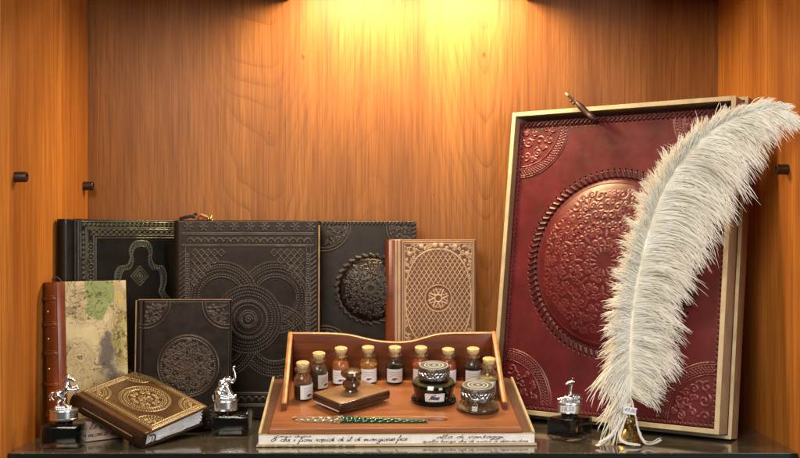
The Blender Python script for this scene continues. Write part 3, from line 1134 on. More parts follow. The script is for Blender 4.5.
R.clip = (sup > 1.06) * ((R.X > bx0 + .003) * (R.X < W - .0065) * (R.Y > .0065) * (R.Y < H - .0065))
R.scrolls(lambda x, y, q: bx0 < x < W - .003, 260, .0020, .0036, .0008, .0007, 9)
R.clip = None
for px_, py_ in ((.0085, .019), (.024, .0095), (.042, .0080)):
    for sx in (-1, 1):
        for sy in (-1, 1):
            c0 = (mc[0] + sx * ((W - .0035 - bx0) / 2 - px_), mc[1] + sy * (H / 2 - py_))
            R.dot(c0, .0042, .0014, 1.0)
R.ring(mc, .0172, .0013, .0007, .7)
R.ring(mc, .0150, .0014, -.0008)
R.radial(mc, .0055, .0132, 8, .0013, .0007, .25)
R.radial(mc, .0055, .0132, 8, .0009, .0006, -.3)
R.ring(mc, .0118, .0008, .0006, .6)
R.dots(mc, .0098, 8, .0014, .0007, .2)
R.ring(mc, .0046, .0014, .0009)
oD = at(388.5, 355, 1.500)
root = thing('leather_journal', 'small tan journal with embossed lattice cover and central rosette', 'journal', lean_frame(Vector((oD.x, 1.512, rz)), 0.0, .035))
book(root, R, .016, M['lea_tan'], corner=.002, spine_mat=M['lea_spine'], page_mat=M['pages'])
m = MB()
m.box(.0001, sx0 - .0005, .001, H - .001, .0153, .0168, .0006)
m.build('spine_strip', M['lea_spine'], root)

# --- f: small chocolate journal with round medallion
W, H = .1105, .155
R = Relief(W, H, .0005)
mc = (W * .545, H * .49)
DR = .0365
R.ring(mc, DR, .0011, .0007)
R.ring(mc, DR - .003, .0006, .0004)
R.dots(mc, DR - .0046, 70, .0010, .0006)
R.kaleido(mc, DR * .86, 6, 16, .0016, .0036, .0008, .0008, 4)
R.scrolls(lambda x, y, q: math.hypot(x - mc[0], y - mc[1]) < DR - .006, 50, .0018, .003, .0008, .0009, 21)
for (cx_, cy_, sx, sy) in ((.0075, H - .004, 1, -1), (W - .004, H - .004, -1, -1), (.0075, .004, 1, 1), (W - .004, .004, -1, 1)):
    quarter(R, cx_, cy_, sx, sy, .0300, .0008, .0006, int(1000 * cx_), 1, 22, (.0018, .0034))
R.base -= .0012 * np.exp(-((R.X - .0045) / .0014) ** 2)
oF = at(138.5, 429, 1.386)
root = thing('leather_journal', 'small chocolate journal with one round medallion and arched corners', 'journal', lean_frame(Vector((oF.x, 1.393, .0006)), 0.0, .065))
book(root, R, .016, M['lea_choc'], corner=.004)
m = MB()
m.box(-.0008, W, H, H + .0014, .002, .0155, .0006)
m.box(-.0045, -.0028, .002, H, .004, .0135, .0006)
m.build('cover_edge', M['gold_edge'], root)

# --- e: map-covered notebook with a red-brown spine
W, H, T = .0885, .1775, .030
R = Relief(W, H, .0004)
cv_start = .0095
X_, Y_ = R.X / W, R.Y / W
n1 = vnoise(X_, Y_, 3, 5, 3)
n2 = vnoise(X_, Y_, 5, 5, 5)
n3 = vnoise(X_, Y_, 8, 4, 9)
tint = np.zeros(R.X.shape + (4,))
tint[..., 3] = 1
base = np.array([.43, .335, .180])
pale = np.array([.56, .47, .285])
k = np.clip((n1 - .35) * 3, 0, 1)[..., None]
tint[..., :3] = base * (1 - k) + pale * k
def blob(cx_, cy_, rx, ry, amp, s=6):
    d = ((R.X - cx_) / rx) ** 2 + ((R.Y - cy_) / ry) ** 2 + (n2 - .5) * amp
    return np.clip((1 - d) * s, 0, 1)[..., None]
gr = blob(.052, H - .016, .018, .028, 2.0)
tint[..., :3] = tint[..., :3] * (1 - gr) + np.array([.24, .30, .105]) * gr
gk = blob(.066, H - .096, .016, .032, 3.2, 2) * .85
tint[..., :3] = tint[..., :3] * (1 - gk) + np.array([.105, .085, .075]) * gk
gy = blob(.080, H - .07, .012, .055, 1.8, 2) * .6
tint[..., :3] = tint[..., :3] * (1 - gy) + np.array([.50, .42, .10]) * gy
for lev, wd, st in ((.38, .008, .6), (.45, .013, .9), (.53, .015, 1.0), (.61, .011, .85), (.67, .008, .7)):
    ln = np.clip(1 - np.abs(n1 + .25 * n2 - .12 - lev) / wd, 0, 1)[..., None] * st
    tint[..., :3] = tint[..., :3] * (1 - ln) + np.array([.055, .03, .012]) * ln
sk = ((n3 > .60) & (n2 > .46))[..., None] * .55
tint[..., :3] = tint[..., :3] * (1 - sk) + np.array([.16, .10, .05]) * sk
for k in range(34):      # short lettering-like hatch of the engraved map
    rs = np.random.RandomState(k + 50)
    x0, y0 = rs.uniform(.012, .04), H - rs.uniform(.012, .05)
    s_ = R.win(x0, x0 + rs.uniform(.002, .006), y0, y0 + .0006)
    if s_ is not None:
        tint[s_][..., :3] *= .62
me = R.mesh('front_cover', .003, T - .003, 0, .0006)
ca = me.color_attributes.new('tint', 'FLOAT_COLOR', 'POINT')
full = np.ones((len(me.vertices), 4))
full[:, :3] = (.5, .4, .2)
full[:tint.shape[0] * tint.shape[1]] = tint.reshape(-1, 4)
ca.data.foreach_set('color', full.astype(np.float32).ravel())
eyaw = -math.atan2(.652, .758)
fE = lean_frame(Vector((0, 0, 0)), eyaw, .05)
uE = Vector(fE.col[0][:3]); nE = Vector(fE.col[2][:3])
oE = at(60, 438, 1.338)
oE.z = .0015
oE = oE - nE * T
root = thing('map_notebook', 'notebook covered in old map paper with red brown ribbed spine', 'notebook', lean_frame(Vector((oE.x, oE.y, .0012)), eyaw, .05))
link('front_cover', me, M['map'], root)
m = MB(); m.box(0, W, 0, H, 0, .003, .0006); m.build('back_cover', M['lea_spine'], root)
m = MB(); m.box(.002, W - .003, .003, H - .003, .003, T - .003); m.build('page_block', M['pages'], root)
m = MB()
poly = [(.0, T)] + [(-.0065 * math.sin(a), T / 2 + T / 2 * math.cos(a)) for a in np.linspace(.35, PI - .35, 12)] + [(.0, 0)]
m.prism(poly, 'y', 0, H)
for yb in (.022, .058, .094, .128, .158):
    pl = [(.0, T)] + [(-.0088 * math.sin(a), T / 2 + (T / 2 + .0004) * math.cos(a)) for a in np.linspace(.3, PI - .3, 12)] + [(.0, 0)]
    m.prism(pl, 'y', yb - .0022, yb + .0022, .0008)
sp = m.build('spine', M['lea_spine'], root)
m = MB()
for yb in (.040, .076, .111, .143):
    m.lathe([(.0022, 0), (.0016, .0009), (0, .0011)], 10, (0, 0, 0), Matrix.Translation((-.0064, yb, T / 2 + .003)) @ Matrix.Rotation(-PI / 2, 4, 'Y'))
for yb in (.022, .058, .094, .128, .158):
    for dy in (-.0034, .0034):
        pl = [(-.0069 * math.sin(a), T / 2 + (T / 2 - .0002) * math.cos(a)) for a in np.linspace(.4, PI - .4, 12)]
        m.tube([(p[0], yb + dy, p[1]) for p in pl], .0005, 5)
m.build('gilt_tooling', M['gilt'], sp)
m = MB(); m.box(-.0008, cv_start, .0, H + .0002, T - .002, T + .0012, .0006); m.build('spine_joint', M['lea_spine'], root)
m = MB()
m.tube([tuple(p) for p in spline([(.001, H - .003, T * .6), (.000, H + .003, T * .62), (.004, H + .0062, T * .66), (.0085, H + .002, T * .72), (.010, H - .002, T * .75)], 6)], .0014, 6, .5)
m.build('bookmark_ribbon', M['ribbon'], root)

# --- g: bronze-brown journal propped on a small script-paper box
B = Vector((-.2847, 1.272, .0146)) * .988
B.z = .229 - 193.8 / 1150 * B.y
ug = Vector((.0514, .087, .0121)).normalized()
vg = Vector((-.094, .0452, .0368))
vg = (vg - ug * vg.dot(ug)).normalized()
ng = ug.cross(vg)
W, H, T = .1035, .1115, .0195
R = Relief(W, H, .00042)
xo = .010
for off in (.0028, .0092):
    R.rect(xo + off, W - off, off, H - off, .0007, .0005, .8)
per_n = 34
for k in range(per_n):
    tt = k / (per_n - 1)
    for (x, y, ax) in ((xo + .006 + tt * (W - xo - .012), .006, 0), (xo + .006 + tt * (W - xo - .012), H - .006, 0), (xo + .006, .006 + tt * (H - .012), 1), (W - .006, .006 + tt * (H - .012), 1)):
        R.ring((x, y), .0013, .0006, .0006, .9)
mc = (xo + (W - xo) / 2, H / 2)
for rr, n, r_ in ((.0275, 62, .0010), (.0243, 50, .0013), (.0200, 44, .0010), (.0075, 16, .0010)):
    R.dots(mc, rr, n, r_, .0007)
R.ring(mc, .0295, .0006, .0004)
R.ring(mc, .0222, .0006, .0005)
for k in range(12):
    a = 2 * PI * k / 12
    R.spiral((mc[0] + .0142 * math.cos(a), mc[1] + .0142 * math.sin(a)), .0036, a, 1 if k % 2 else -1, .0008, .0007)
for k in range(8):
    a = 2 * PI * k / 8
    R.leaf((mc[0] + .0035 * math.cos(a), mc[1] + .0035 * math.sin(a)), .0055, a, .0012, .0007)
R.spiral(mc, .0032, 0, 1, .0007, .0007)
for (cx_, cy_, sx, sy) in ((xo + .0095, .0095, 1, 1), (xo + .0095, H - .0095, 1, -1), (W - .0095, .0095, -1, 1), (W - .0095, H - .0095, -1, -1)):
    for k in range(9):
        a = PI / 2 * k / 8
        R.dot((cx_ + sx * .0185 * math.cos(a), cy_ + sy * .0185 * math.sin(a)), .0012, .0007)
        R.dot((cx_ + sx * .0150 * math.cos(a), cy_ + sy * .0150 * math.sin(a)), .0013, .0007)
    R.clip = ((R.X - cx_) * sx > 0) * ((R.Y - cy_) * sy > 0)
    R.ring((cx_, cy_), .0205, .0007, .0006)
    R.ring((cx_, cy_), .0125, .0007, .0006)
    R.clip = None
    for a in (.35, .8, 1.25):
        R.spiral((cx_ + sx * .0078 * math.cos(a), cy_ + sy * .0078 * math.sin(a)), .0026, a, 1, .0007, .0007)
R.base -= .0012 * np.exp(-((R.X - .0085) / .0013) ** 2)
root = thing('leather_journal', 'bronze brown tooled journal lying propped up with its white pages showing', 'journal', frame(B - ng * T, ug, vg, ng))
white_pg = simple('deckled_pages', (.90, .88, .86), .8, 0, .1, 120)
book(root, R, T, M['lea_gold'], .0028, .003, M['lea_gold_dark'], flare=.006, page_mat=white_pg, spine_r=.0065)
m = MB()
m.box(-.0068, -.0052, .012, H - .022, .0070, .0128, .0006)
m.build('spine_strap', M['lea_gold_dark'], root)
m = MB()
m.box(-.0072, -.0066, .012, H - .022, .0124, .0134, .0002)
m.build('strap_edge', M['gold_edge'], root)
m = MB()
m.tube([(.0105 + .0060 * math.sin(a), -.0012, T * .5 + .0062 * math.cos(a)) for a in np.linspace(-.5, PI + .5, 20)], .0009, 6)
m.build('elastic_loop', M['ribbon'], root)

# the small box that carries it
bo = at(86.5, 442.3, 1.302)
bo.z = .0005
bu = Vector((.758, .652, 0))
bn = Vector((-.652, .758, 0))
root = thing('paper_box', 'small box in pinkish script paper under the propped bronze journal', 'box', frame(bo - bu * .018, bu, bn, Vector((0, 0, 1))))
m = MB(); m.box(0, .062, 0, .027, 0, .0225, .0005, 1); m.build('box_body', M['paper_rose'], root)
m = MB()
write(m, 'che la dama', (.004, -.0003, .014), (1, 0, 0), (0, 0, 1), .0034, .052, .0003)
write(m, 'di mano in', (.006, -.0003, .005), (1, 0, 0), (0, 0, 1), .0034, .050, .0003)
m.build('handwriting', M['ink_line'], root, None)


# ================================================================== red album in its box
bx = dict(X=.3842, Y=1.3215, yaw=.6449, tilt=.1381, t=.0457, H=.3974, W=.3110)
u = Vector((math.cos(bx['yaw']), -math.sin(bx['yaw']), 0))
BM = lean_frame(Vector((bx['X'], bx['Y'], .0004)) - u * bx['W'], bx['yaw'], bx['tilt'])
Wb, Hb, tb = bx['W'], bx['H'], bx['t']
root = thing('album_box', 'cream and kraft presentation box leaning in the corner around a red album', 'box', BM)
def open_tray(x0, x1, y0, y1, z0, z1, th, fl, nm, mat_side, mat_edge, mat_in):
    m = MB()
    m.box(x0, x1, y0, y1, z0, z0 + fl)
    m.box(x0, x0 + th, y0, y1, z0 + fl, z1)
    m.box(x1 - th, x1, y0, y1, z0 + fl, z1)
    m.box(x0 + th, x1 - th, y0, y0 + th, z0 + fl, z1)
    m.box(x0 + th, x1 - th, y1 - th, y1, z0 + fl, z1)
    o = m.build(nm, mat_side, root)
    e = MB()
    d = .0006
    e.box(x0 - d, x0 + th + d, y0 - d, y1 + d, z1, z1 + .0012, .0004, 1)
    e.box(x1 - th - d, x1 + d, y0 - d, y1 + d, z1, z1 + .0012, .0004, 1)
    e.box(x0 + th + d, x1 - th - d, y0 - d, y0 + th + d, z1, z1 + .0012, .0004, 1)
    e.box(x0 + th + d, x1 - th - d, y1 - th - d, y1 + d, z1, z1 + .0012, .0004, 1)
    e.build('rim', mat_edge, o)
    return o
open_tray(0, Wb, 0, Hb, 0, .020, .0030, .003, 'outer_tray', M['board_kraft'], M['board_cream'], M['board_in'])
open_tray(.0048, Wb - .0048, .0048, Hb - .0048, .0035, tb, .0045, .003, 'inner_tray', M['board_kraft'], M['board_cream'], M['board_in'])

ax0, ay0 = .0100, .0100
Wa, Ha = Wb - .0206, Hb - .0250
R = Relief(Wa, Ha, .00066)
mc = (Wa * .5, Ha * .503)
DR = .1015
rr = np.hypot(R.X - mc[0], R.Y - mc[1])
R.base += .021 * np.sqrt(np.clip(1 - (rr / (DR + .003)) ** 2, 0, 1)) ** 1.4
R.kaleido(mc, DR * .95, 8, 26, .0046, .0105, .0015, .0008, 6)
R.ring(mc, DR * .985, .0012, .0008, .5)
R.ring(mc, DR + .0040, .0020, -.0016)
ns = 92
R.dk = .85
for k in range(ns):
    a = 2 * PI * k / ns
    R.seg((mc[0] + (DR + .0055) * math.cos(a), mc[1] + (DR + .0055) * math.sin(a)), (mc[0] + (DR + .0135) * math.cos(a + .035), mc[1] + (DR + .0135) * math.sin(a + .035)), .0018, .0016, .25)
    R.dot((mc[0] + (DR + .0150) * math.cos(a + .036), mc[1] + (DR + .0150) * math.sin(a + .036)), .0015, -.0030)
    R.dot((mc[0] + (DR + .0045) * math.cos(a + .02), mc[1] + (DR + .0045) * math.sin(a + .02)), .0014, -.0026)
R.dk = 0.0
def big_corner(cx_, cy_, sx, sy, r, seed):
    R.clip = ((R.X - cx_) * sx > -.001) * ((R.Y - cy_) * sy > -.001)
    for q in (0, .0025, .0115, .0140):
        R.ring((cx_, cy_), r - q, .0009, .0011, .5)
    for k in range(26):      # braided band
        a = PI / 2 * k / 25
        a2 = PI / 2 * (k + 1.3) / 25
        for h in (0, 1):
            ra, rb = (r - .0040, r - .0102) if h else (r - .0102, r - .0040)
            R.seg((cx_ + sx * ra * math.cos(a), cy_ + sy * ra * math.sin(a)), (cx_ + sx * rb * math.cos(a2), cy_ + sy * rb * math.sin(a2)), .0010, .0012, .5)
    R.scrolls(lambda x, y, q: (x - cx_) * sx > q * .8 and (y - cy_) * sy > q * .8 and math.hypot(x - cx_, y - cy_) < r - .0155 - q * .9, 90, .0034, .0088, .0012, .0010, seed)
    R.clip = None
e_ = .0075
big_corner(e_, Ha - e_, 1, -1, .067, 31)
big_corner(Wa - e_, Ha - e_, -1, -1, .067, 32)
big_corner(e_, e_, 1, 1, .067, 33)
big_corner(Wa - e_, e_, -1, 1, .067, 34)
# laced edge along the top, punched stitches along the other edges
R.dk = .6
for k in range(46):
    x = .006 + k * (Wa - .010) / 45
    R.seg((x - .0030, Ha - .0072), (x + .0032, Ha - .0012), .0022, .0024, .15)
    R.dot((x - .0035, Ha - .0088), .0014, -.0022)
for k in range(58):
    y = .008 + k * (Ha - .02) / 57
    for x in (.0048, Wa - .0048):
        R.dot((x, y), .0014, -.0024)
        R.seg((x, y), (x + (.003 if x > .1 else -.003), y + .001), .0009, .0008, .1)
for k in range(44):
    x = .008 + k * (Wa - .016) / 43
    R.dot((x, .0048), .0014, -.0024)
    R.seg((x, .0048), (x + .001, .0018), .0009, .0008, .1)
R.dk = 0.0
n1 = vnoise(R.X * 9, R.Y * 9, 12, 4, 1)
R.base += .0012 * (n1 - .5)
root = thing('leather_album', 'big oxblood red leather album with stitched dome set in its box', 'album', BM @ Matrix.Translation((ax0, ay0, .0070)))
book(root, R, tb - .0175, M['lea_red'], .004, .003)
# tie toggle over its top edge
pr = Vector((0, 0, 0))
bi = BM.inverted()
def in_album(px, py, z):
    n_ = Vector(BM.col[2][:3])
    p = hit(px, py, Vector(BM.translation) + n_ * z, n_)
    q = bi @ p
    return (q.x - ax0, q.y - ay0, q.z - .007)
zz = tb + .008
tg = [in_album(a, b, zz) for a, b in ((594, 119), (588, 114), (581, 107), (576.5, 102.5))]
m = MB()
m.tube([tuple(p) for p in spline([in_album(598, 122, tb - .012)] + tg, 5)], [.0022] * 5 + list(np.linspace(.0036, .0040, 11)) + list(np.linspace(.0038, .0024, 5)), 12)
tie = m.build('tie_toggle', M['cord_red'], root)
m = MB()
m.tube([in_album(a, b, zz) for a, b in ((577, 103.5), (573, 100), (568.2, 95.7))], .0016, 8)
for (a, b) in ((575.5, 101.5), (573.8, 103.6), (571, 101.2)):
    p = in_album(a, b, zz)
    m.lathe([(0, -.0016), (.0014, -.0011), (.0019, 0), (.0014, .0011), (0, .0016)], 10, p)
m.build('cord', M['cord_red'], tie)
m = MB()
m.tube([in_album(a, b, zz) for a, b in ((568.2, 95.7), (566.6, 94.3), (565.4, 93.3))], [.0012, .0015, .0012], 8)
m.build('cord_tip', M['board_cream'], tie)


# ================================================================== stationery box and tray
yw = math.radians(1.9)
sl = math.atan2(.0467, .233)
tu = Vector((math.cos(yw), math.sin(yw), 0))
tbk = Vector((-math.sin(yw), math.cos(yw), 0))
tv = tbk * math.cos(sl) + Vector((0, 0, 1)) * math.sin(sl)
tn = tu.cross(tv)
TO = Vector((-.0078, 1.277, .0130))
TM = frame(TO, tu, tv, tn)
TI = TM.inverted()


def on_tray(px, py, h=0.0):
    return TI @ hit(px, py, TO + tn * h, tn)


def on_local(px, py, axis, val):
    """where a sight line meets the tray-local plane axis = val"""
    a = {'x': tu, 'y': tv, 'z': tn}[axis]
    return TI @ hit(px, py, TO + a * val, a)


# wedge box under the tray (yaw frame, bottom on the shelf)
root = thing('stationery_box', 'flat sloping box in white handwritten script paper under the wooden tray', 'box', frame(Vector((TO.x, TO.y, .0004)), tu, tbk, Vector((0, 0, 1))))
L2, R2, D = -.1520, .1545, .229
h0, h1 = .0125, .0125 + D * math.tan(sl)
m = MB()
m.prism([(0, .0026), (D, .0026), (D, h1), (0, h0)], 'x', L2, R2)
m.build('box_body', M['paper'], root, 20)
m = MB()
m.box(L2 - .0022, R2 + .0022, -.0028, D, 0, .0024, .0004, 1)
m.build('box_base', M['board_cream'], root)
rimz = Matrix.Translation((0, 0, h0)) @ Matrix.Rotation(sl, 4, 'X')
m = MB()
lh = D / math.cos(sl)
m.box(L2 + .0028, R2 - .0028, .0016, lh - .002, .0002, .0007, .0001, 1, rimz)
m.build('lining', M['lining'], root)
m = MB()
m.box(L2 - .0004, L2 + .0026, -.0004, lh, .0002, .0034, .0005, 1, rimz)
m.box(R2 - .0026, R2 + .0004, -.0004, lh, .0002, .0034, .0005, 1, rimz)
m.box(L2 + .0026, R2 - .0026, -.0004, .0012, .0002, .0010, .0002, 1, rimz)
m.build('rim', M['board_cream'], root)
m = MB()
def pxx(px):
    return on_local(px, 440, 'y', 0.0).x
y_ = -.0002
write(m, 'fanno chiara', (pxx(276), y_, .0103), (1, 0, 0), (0, 0, 1), .0012, pxx(311) - pxx(276), .00020)
write(m, '&', (pxx(271), y_, .0058), (1, 0, 0), (0, 0, 1), .0026, .006, .00034)
write(m, 'che i fiori rapidi di il di mangiare', (pxx(280), y_, .0056), (1, 0, 0), (0, 0, 1), .0023, pxx(393) - pxx(280), .00030)
write(m, 'a fece', (pxx(391), y_, .0060), (1, 0, 0), (0, 0, 1), .0026, pxx(409) - pxx(393), .00030)
write(m, 'alla di vantaggi.', (pxx(436), y_, .0082), (1, 0, 0), (0, 0, 1), .0019, pxx(506) - pxx(437), .00028)
write(m, 'quella lunga che di nuovo a domandare', (pxx(422), y_, .0035), (1, 0, 0), (0, 0, 1), .0015, pxx(528) - pxx(422), .00022)
write(m, 'in una certa quantita ordinata di cose', (pxx(258), y_ - .0028, .0006), (1, 0, 0), (0, 0, 1), .0007, pxx(355) - pxx(258), .00018)
m.build('handwriting', M['ink_line'], root, None)

# tray
TH = .0068          # top of the tray base over the box plane
fl, fr_ = on_tray(269, 429, TH), on_tray(521.5, 427.2, TH)
bl_, br_ = on_tray(288, 377.5, TH), on_tray(503, 377, TH)
x0, x1 = fl.x, fr_.x
y0, yb = (fl.y + fr_.y) / 2, (bl_.y + br_.y) / 2
root = thing('wooden_tray', 'polished wooden desk tray with curved back board holding vials and inkpots', 'tray', TM)
Rt = Relief(x1 - x0, yb + .008 - y0, .0008)
ga, gb = on_tray(296, 418.5, TH), on_tray(443, 418.8, TH)
Rt.dk = 1.0  # groove darkened in colour: dark end grain plus painted shade
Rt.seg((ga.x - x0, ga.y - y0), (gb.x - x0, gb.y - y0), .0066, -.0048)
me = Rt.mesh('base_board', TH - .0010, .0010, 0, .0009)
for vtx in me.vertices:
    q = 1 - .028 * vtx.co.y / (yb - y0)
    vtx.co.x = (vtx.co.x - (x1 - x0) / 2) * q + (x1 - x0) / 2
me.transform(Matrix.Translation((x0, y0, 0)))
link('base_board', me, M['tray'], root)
prof_px = [(286.5, 334), (300, 334), (325, 334.2), (342, 335), (354, 336.8), (366, 339.6), (380, 342.2), (397, 343.2), (412, 342), (424, 338.8), (436, 335.6), (448, 334.2), (470, 333.8), (500, 333.6)]
top = [on_local(a, b, 'y', yb) for a, b in prof_px]
ztop = top[0].z
xl, xr = on_tray(287, 410, TH).x, on_tray(501.5, 408, TH).x
poly = [(xl, TH - .0003)] + [(max(xl, min(xr, p.x)), p.z) for p in top] + [(xr, TH - .0003)]
poly[1] = (xl, poly[1][1])
poly[-2] = (xr, poly[-2][1])
m = MB()
m.prism(poly, 'y', yb, yb + .0065, .0010)
m.build('back_board', M['tray_back'], root, 30)
m = MB()
edge_pts = [(a, yb + .0032, b + .0004) for a, b in poly[1:-1]]
m.tube([tuple(p) for p in spline(edge_pts, 4)], .0030, 8, .35, (0, 0, 1))
m.build('back_edge', M['tray_edge_lit'], root)
sf = on_tray(283.5, 410.5, TH).y
for xx, s_ in ((xl - .0062, 1), (xr, -1)):
    ts = np.linspace(0, 1, 14)
    curve_ = [(sf + (yb + .0065 - sf) * t, TH + .0085 + (ztop - TH - .0085) * (t ** 1.05 * .75 + .25 * (3 * t * t - 2 * t ** 3))) for t in ts]
    poly = [(sf, TH - .0003)] + curve_ + [(yb + .0065, TH - .0003)]
    m = MB()
    m.prism(poly, 'x', xx, xx + .0062, .0009)
    sb = m.build('side_board', M['tray_back'], root, 30)
    m = MB()
    m.tube([(xx + .0031, a, b + .0004) for a, b in curve_], .0030, 8, .35, (0, -.5, .8))
    m.build('side_edge', M['tray_edge_lit'], sb)


def on_tray_matrix(px, py, rot=0.0, h=TH):
    p = on_tray(px, py, h)
    return TM @ Matrix.Translation((p.x, p.y, h + .0002)) @ Matrix.Rotation(rot, 4, 'Z')


# ---- corked vials
VR, VH = .0100, .0285
gm = MB()
gm.lathe([(.0, .0002), (VR - .0012, .0002), (VR, .0014), (VR, .0205), (VR - .0012, .0242), (.0066, .0268), (.0058, .0280), (.0058, .0292), (.0080, .0302), (.0083, .0316), (.0080, .0330), (.0066, .0336), (.0056, .0336), (.0050, .0326), (.0048, .0284), (.0058, .0260), (VR - .0022, .0236), (VR - .0010, .0203), (VR - .0010, .0022), (VR - .0020, .0013), (0, .0012)], 36)
g_vial = gm.mesh('glass_body'); g_vial.materials.append(M['vial'])
cm = MB()
cm.lathe([(0, .0287), (.0044, .0288), (.0046, .0322), (.0062, .0342), (.0069, .0378), (.0067, .0388), (.0058, .0393), (0, .0394)], 24)
g_cork = cm.mesh('cork'); g_cork.materials.append(M['cork'])
def label_mesh(r, a0, a1, z0, z1, n=14):
    lm = MB()
    vs, fs = [], []
    for k in range(n + 1):
        a = a0 + (a1 - a0) * k / n
        for rr in (r, r + .00018):
            for z in (z0, z1):
                vs.append((rr * math.sin(a), -rr * math.cos(a), z))
    for k in range(n):
        b = 4 * k
        fs += [(b, b + 4, b + 5, b + 1), (b + 2, b + 3, b + 7, b + 6), (b + 1, b + 5, b + 7, b + 3), (b, b + 2, b + 6, b + 4)]
    fs += [(0, 1, 3, 2), (4 * n, 4 * n + 2, 4 * n + 3, 4 * n + 1)]
    lm.add(vs, fs)
    return lm.mesh('label')
g_label = label_mesh(VR + .0001, -.95, .95, .0022, .0172)
g_label.materials.append(M['label'])
def cyl(a, z, r=VR + .0004):
    return Vector((r * math.sin(a), -r * math.cos(a), z))
wm = MB()
rs = np.random.RandomState(4)
for (zz, amp, n) in ((.0138, .0008, 18), (.0116, .0005, 22)):
    wm.ribbon([cyl(-.62 + 1.24 * k / (n * 2), zz + amp * (rs.rand() - .5) * 1.6) for k in range(n * 2)], .00016, (0, -1, 0))
g_txt = wm.mesh('print'); g_txt.materials.append(M['label_grey'])
wm = MB()
wm.ribbon([cyl(a, .0062 + .0007 * math.sin(a * 3)) for a in np.linspace(-.30, .34, 10)], [.0003, .0007, .0011, .0013, .0012, .0010, .0008, .0006, .0004, .0002], (0, -1, 0))
wm.ribbon([cyl(.62 * math.cos(a), .0070 + .0032 * math.sin(a)) for a in np.linspace(.2, PI - .2, 16)], .00014, (0, -1, 0))
g_pic = wm.mesh('emblem'); g_pic.materials.append(M['label_mark'])
for me in (g_vial, g_cork, g_label):
    for p in me.polygons:
        p.use_smooth = True
    me.set_sharp_from_angle(angle=math.radians(35))


def vial(px, py, col, fill, lab_rot, label, clear=False):
    o = thing('corked_vial', label, 'vial', on_tray_matrix(px, py, lab_rot) @ Matrix.Scale(1.14, 4), 'corked pigment vials in the tray')
    link('glass_body', g_vial, None, o)
    ck = link('cork', g_cork, None, o)
    ck.rotation_euler = (random.uniform(-.02, .02), random.uniform(-.02, .02), random.uniform(0, 6))
    ck.location = (0, 0, random.uniform(-.0004, .0010))
    c = MB()
    r = VR - .0012
    fill = min(fill, .0228)
    c.lathe([(0, .0015), (r - .001, .0015), (r, .0025), (r, min(fill, .0200)), (r - .0014 if fill > .0200 else r - .0006, fill), (0, fill + .0006)], 30)
    c.build('pigment', M['v_' + col], o)
    lb = link('label', g_label, None, o)
    link('print', g_txt, None, lb)
    link('emblem', g_pic, None, lb)


vial(303, 398.5, 'brown', .0150, .75, 'corked vial of dark brown pigment, the front one by the left side board')
vial(318.5, 388, 'olive', .0235, .95, 'corked vial of olive brown liquid, second from the left side board')
vial(340.5, 383, 'orange', .0225, .05, 'corked vial of orange pigment directly behind the blotter knob')
vial(368.5, 381.8, 'amber', .0205, .05, 'corked vial of amber orange pigment right of the blotter knob')
vial(394.5, 381.8, 'black', .0190, .0, 'corked vial of black pigment in the middle of the back row')
vial(420.5, 382, 'coral', .0215, .0, 'corked vial of coral red pigment just left of the black inkpot lid')
vial(447.5, 383, 'rust', .0230, .1, 'corked vial of rust red pigment just right of the black inkpot lid')
vial(472.5, 383.5, 'slate', .0215, .0, 'corked vial of charcoal pigment behind the clear jar')
vial(487.8, 394.5, 'straw', .0170, -.15, 'corked vial of pale straw coloured pigment by the right side board')

# ---- rocker blotter
pl, pf, prr, pb = [on_tray(a, b, TH + .0155) for a, b in ((317.5, 391.8), (333.3, 404.8), (385.7, 391.6), (367.3, 377.6))]
cen = (pl + pf + prr + pb) / 4
e1 = ((prr - pf) + (pb - pl)) / 2
e2 = ((pl - pf) + (pb - prr)) / 2
ang = math.atan2(e1.y, e1.x)
bl1, bw1 = e1.length / 2, e2.length / 2
root = thing('rocker_blotter', 'dark wood rocker blotter with round turned knob on the tray', 'blotter', TM @ Matrix.Translation((cen.x, cen.y, TH)) @ Matrix.Rotation(ang, 4, 'Z'))
m = MB(); m.box(-bl1, bl1, -bw1, bw1, .0062, .0150, .0024, 3); m.build('top_board', M['blot_wood'], root)
m = MB(); m.box(-bl1 + .0018, bl1 - .0018, -bw1 + .0018, bw1 - .0018, .0146, .0156, .0004, 2); m.build('top_inlay', M['blot_top'], root)
rl = bl1 * .96
arc = [(x, .0050 - .0030 * (1 - (x / rl) ** 2)) for x in np.linspace(-rl, rl, 18)]
m = MB(); m.prism([(-rl, .0066)] + [(x, z + .0008) for x, z in arc] + [(rl, .0066)], 'y', -bw1 * .97, bw1 * .97); m.build('rocker', M['blot_wood'], root)
m = MB(); m.prism([(-rl - .0008, .0062), (-rl - .0008, arc[0][1])] + [(x, z - .0004) for x, z in arc] + [(rl + .0008, arc[-1][1]), (rl + .0008, .0062), (rl + .0001, .0062), (rl + .0001, arc[-1][1] + .0004)] + [(x, z + .0005) for x, z in arc[::-1]] + [(-rl - .0001, arc[0][1] + .0004), (-rl - .0001, .0062)], 'y', -bw1 * .84, bw1 * .84); m.build('blotting_paper', M['label'], root, 60)
m = MB()
m.lathe([(.0062, .0155), (.0078, .0168), (.0070, .0182), (.0074, .0200), (.0098, .0218), (.0108, .0245), (.0098, .0274), (.0066, .0296), (.0058, .0308), (.0072, .0324), (.0108, .0345), (.0126, .0376), (.0112, .0410), (.0068, .0430), (0, .0436)], 40)
m.build('knob', M['knob'], root)
m = MB()
m.lathe([(0, -.0012), (.0022, -.0010), (.0022, .0010), (0, .0012)], 14, (0, 0, 0), Matrix.Translation((bl1 + .0002, -bw1 * .75, .0062)) @ Matrix.Rotation(PI / 2, 4, 'Y'))
m.build('screw', M['silver'], root)

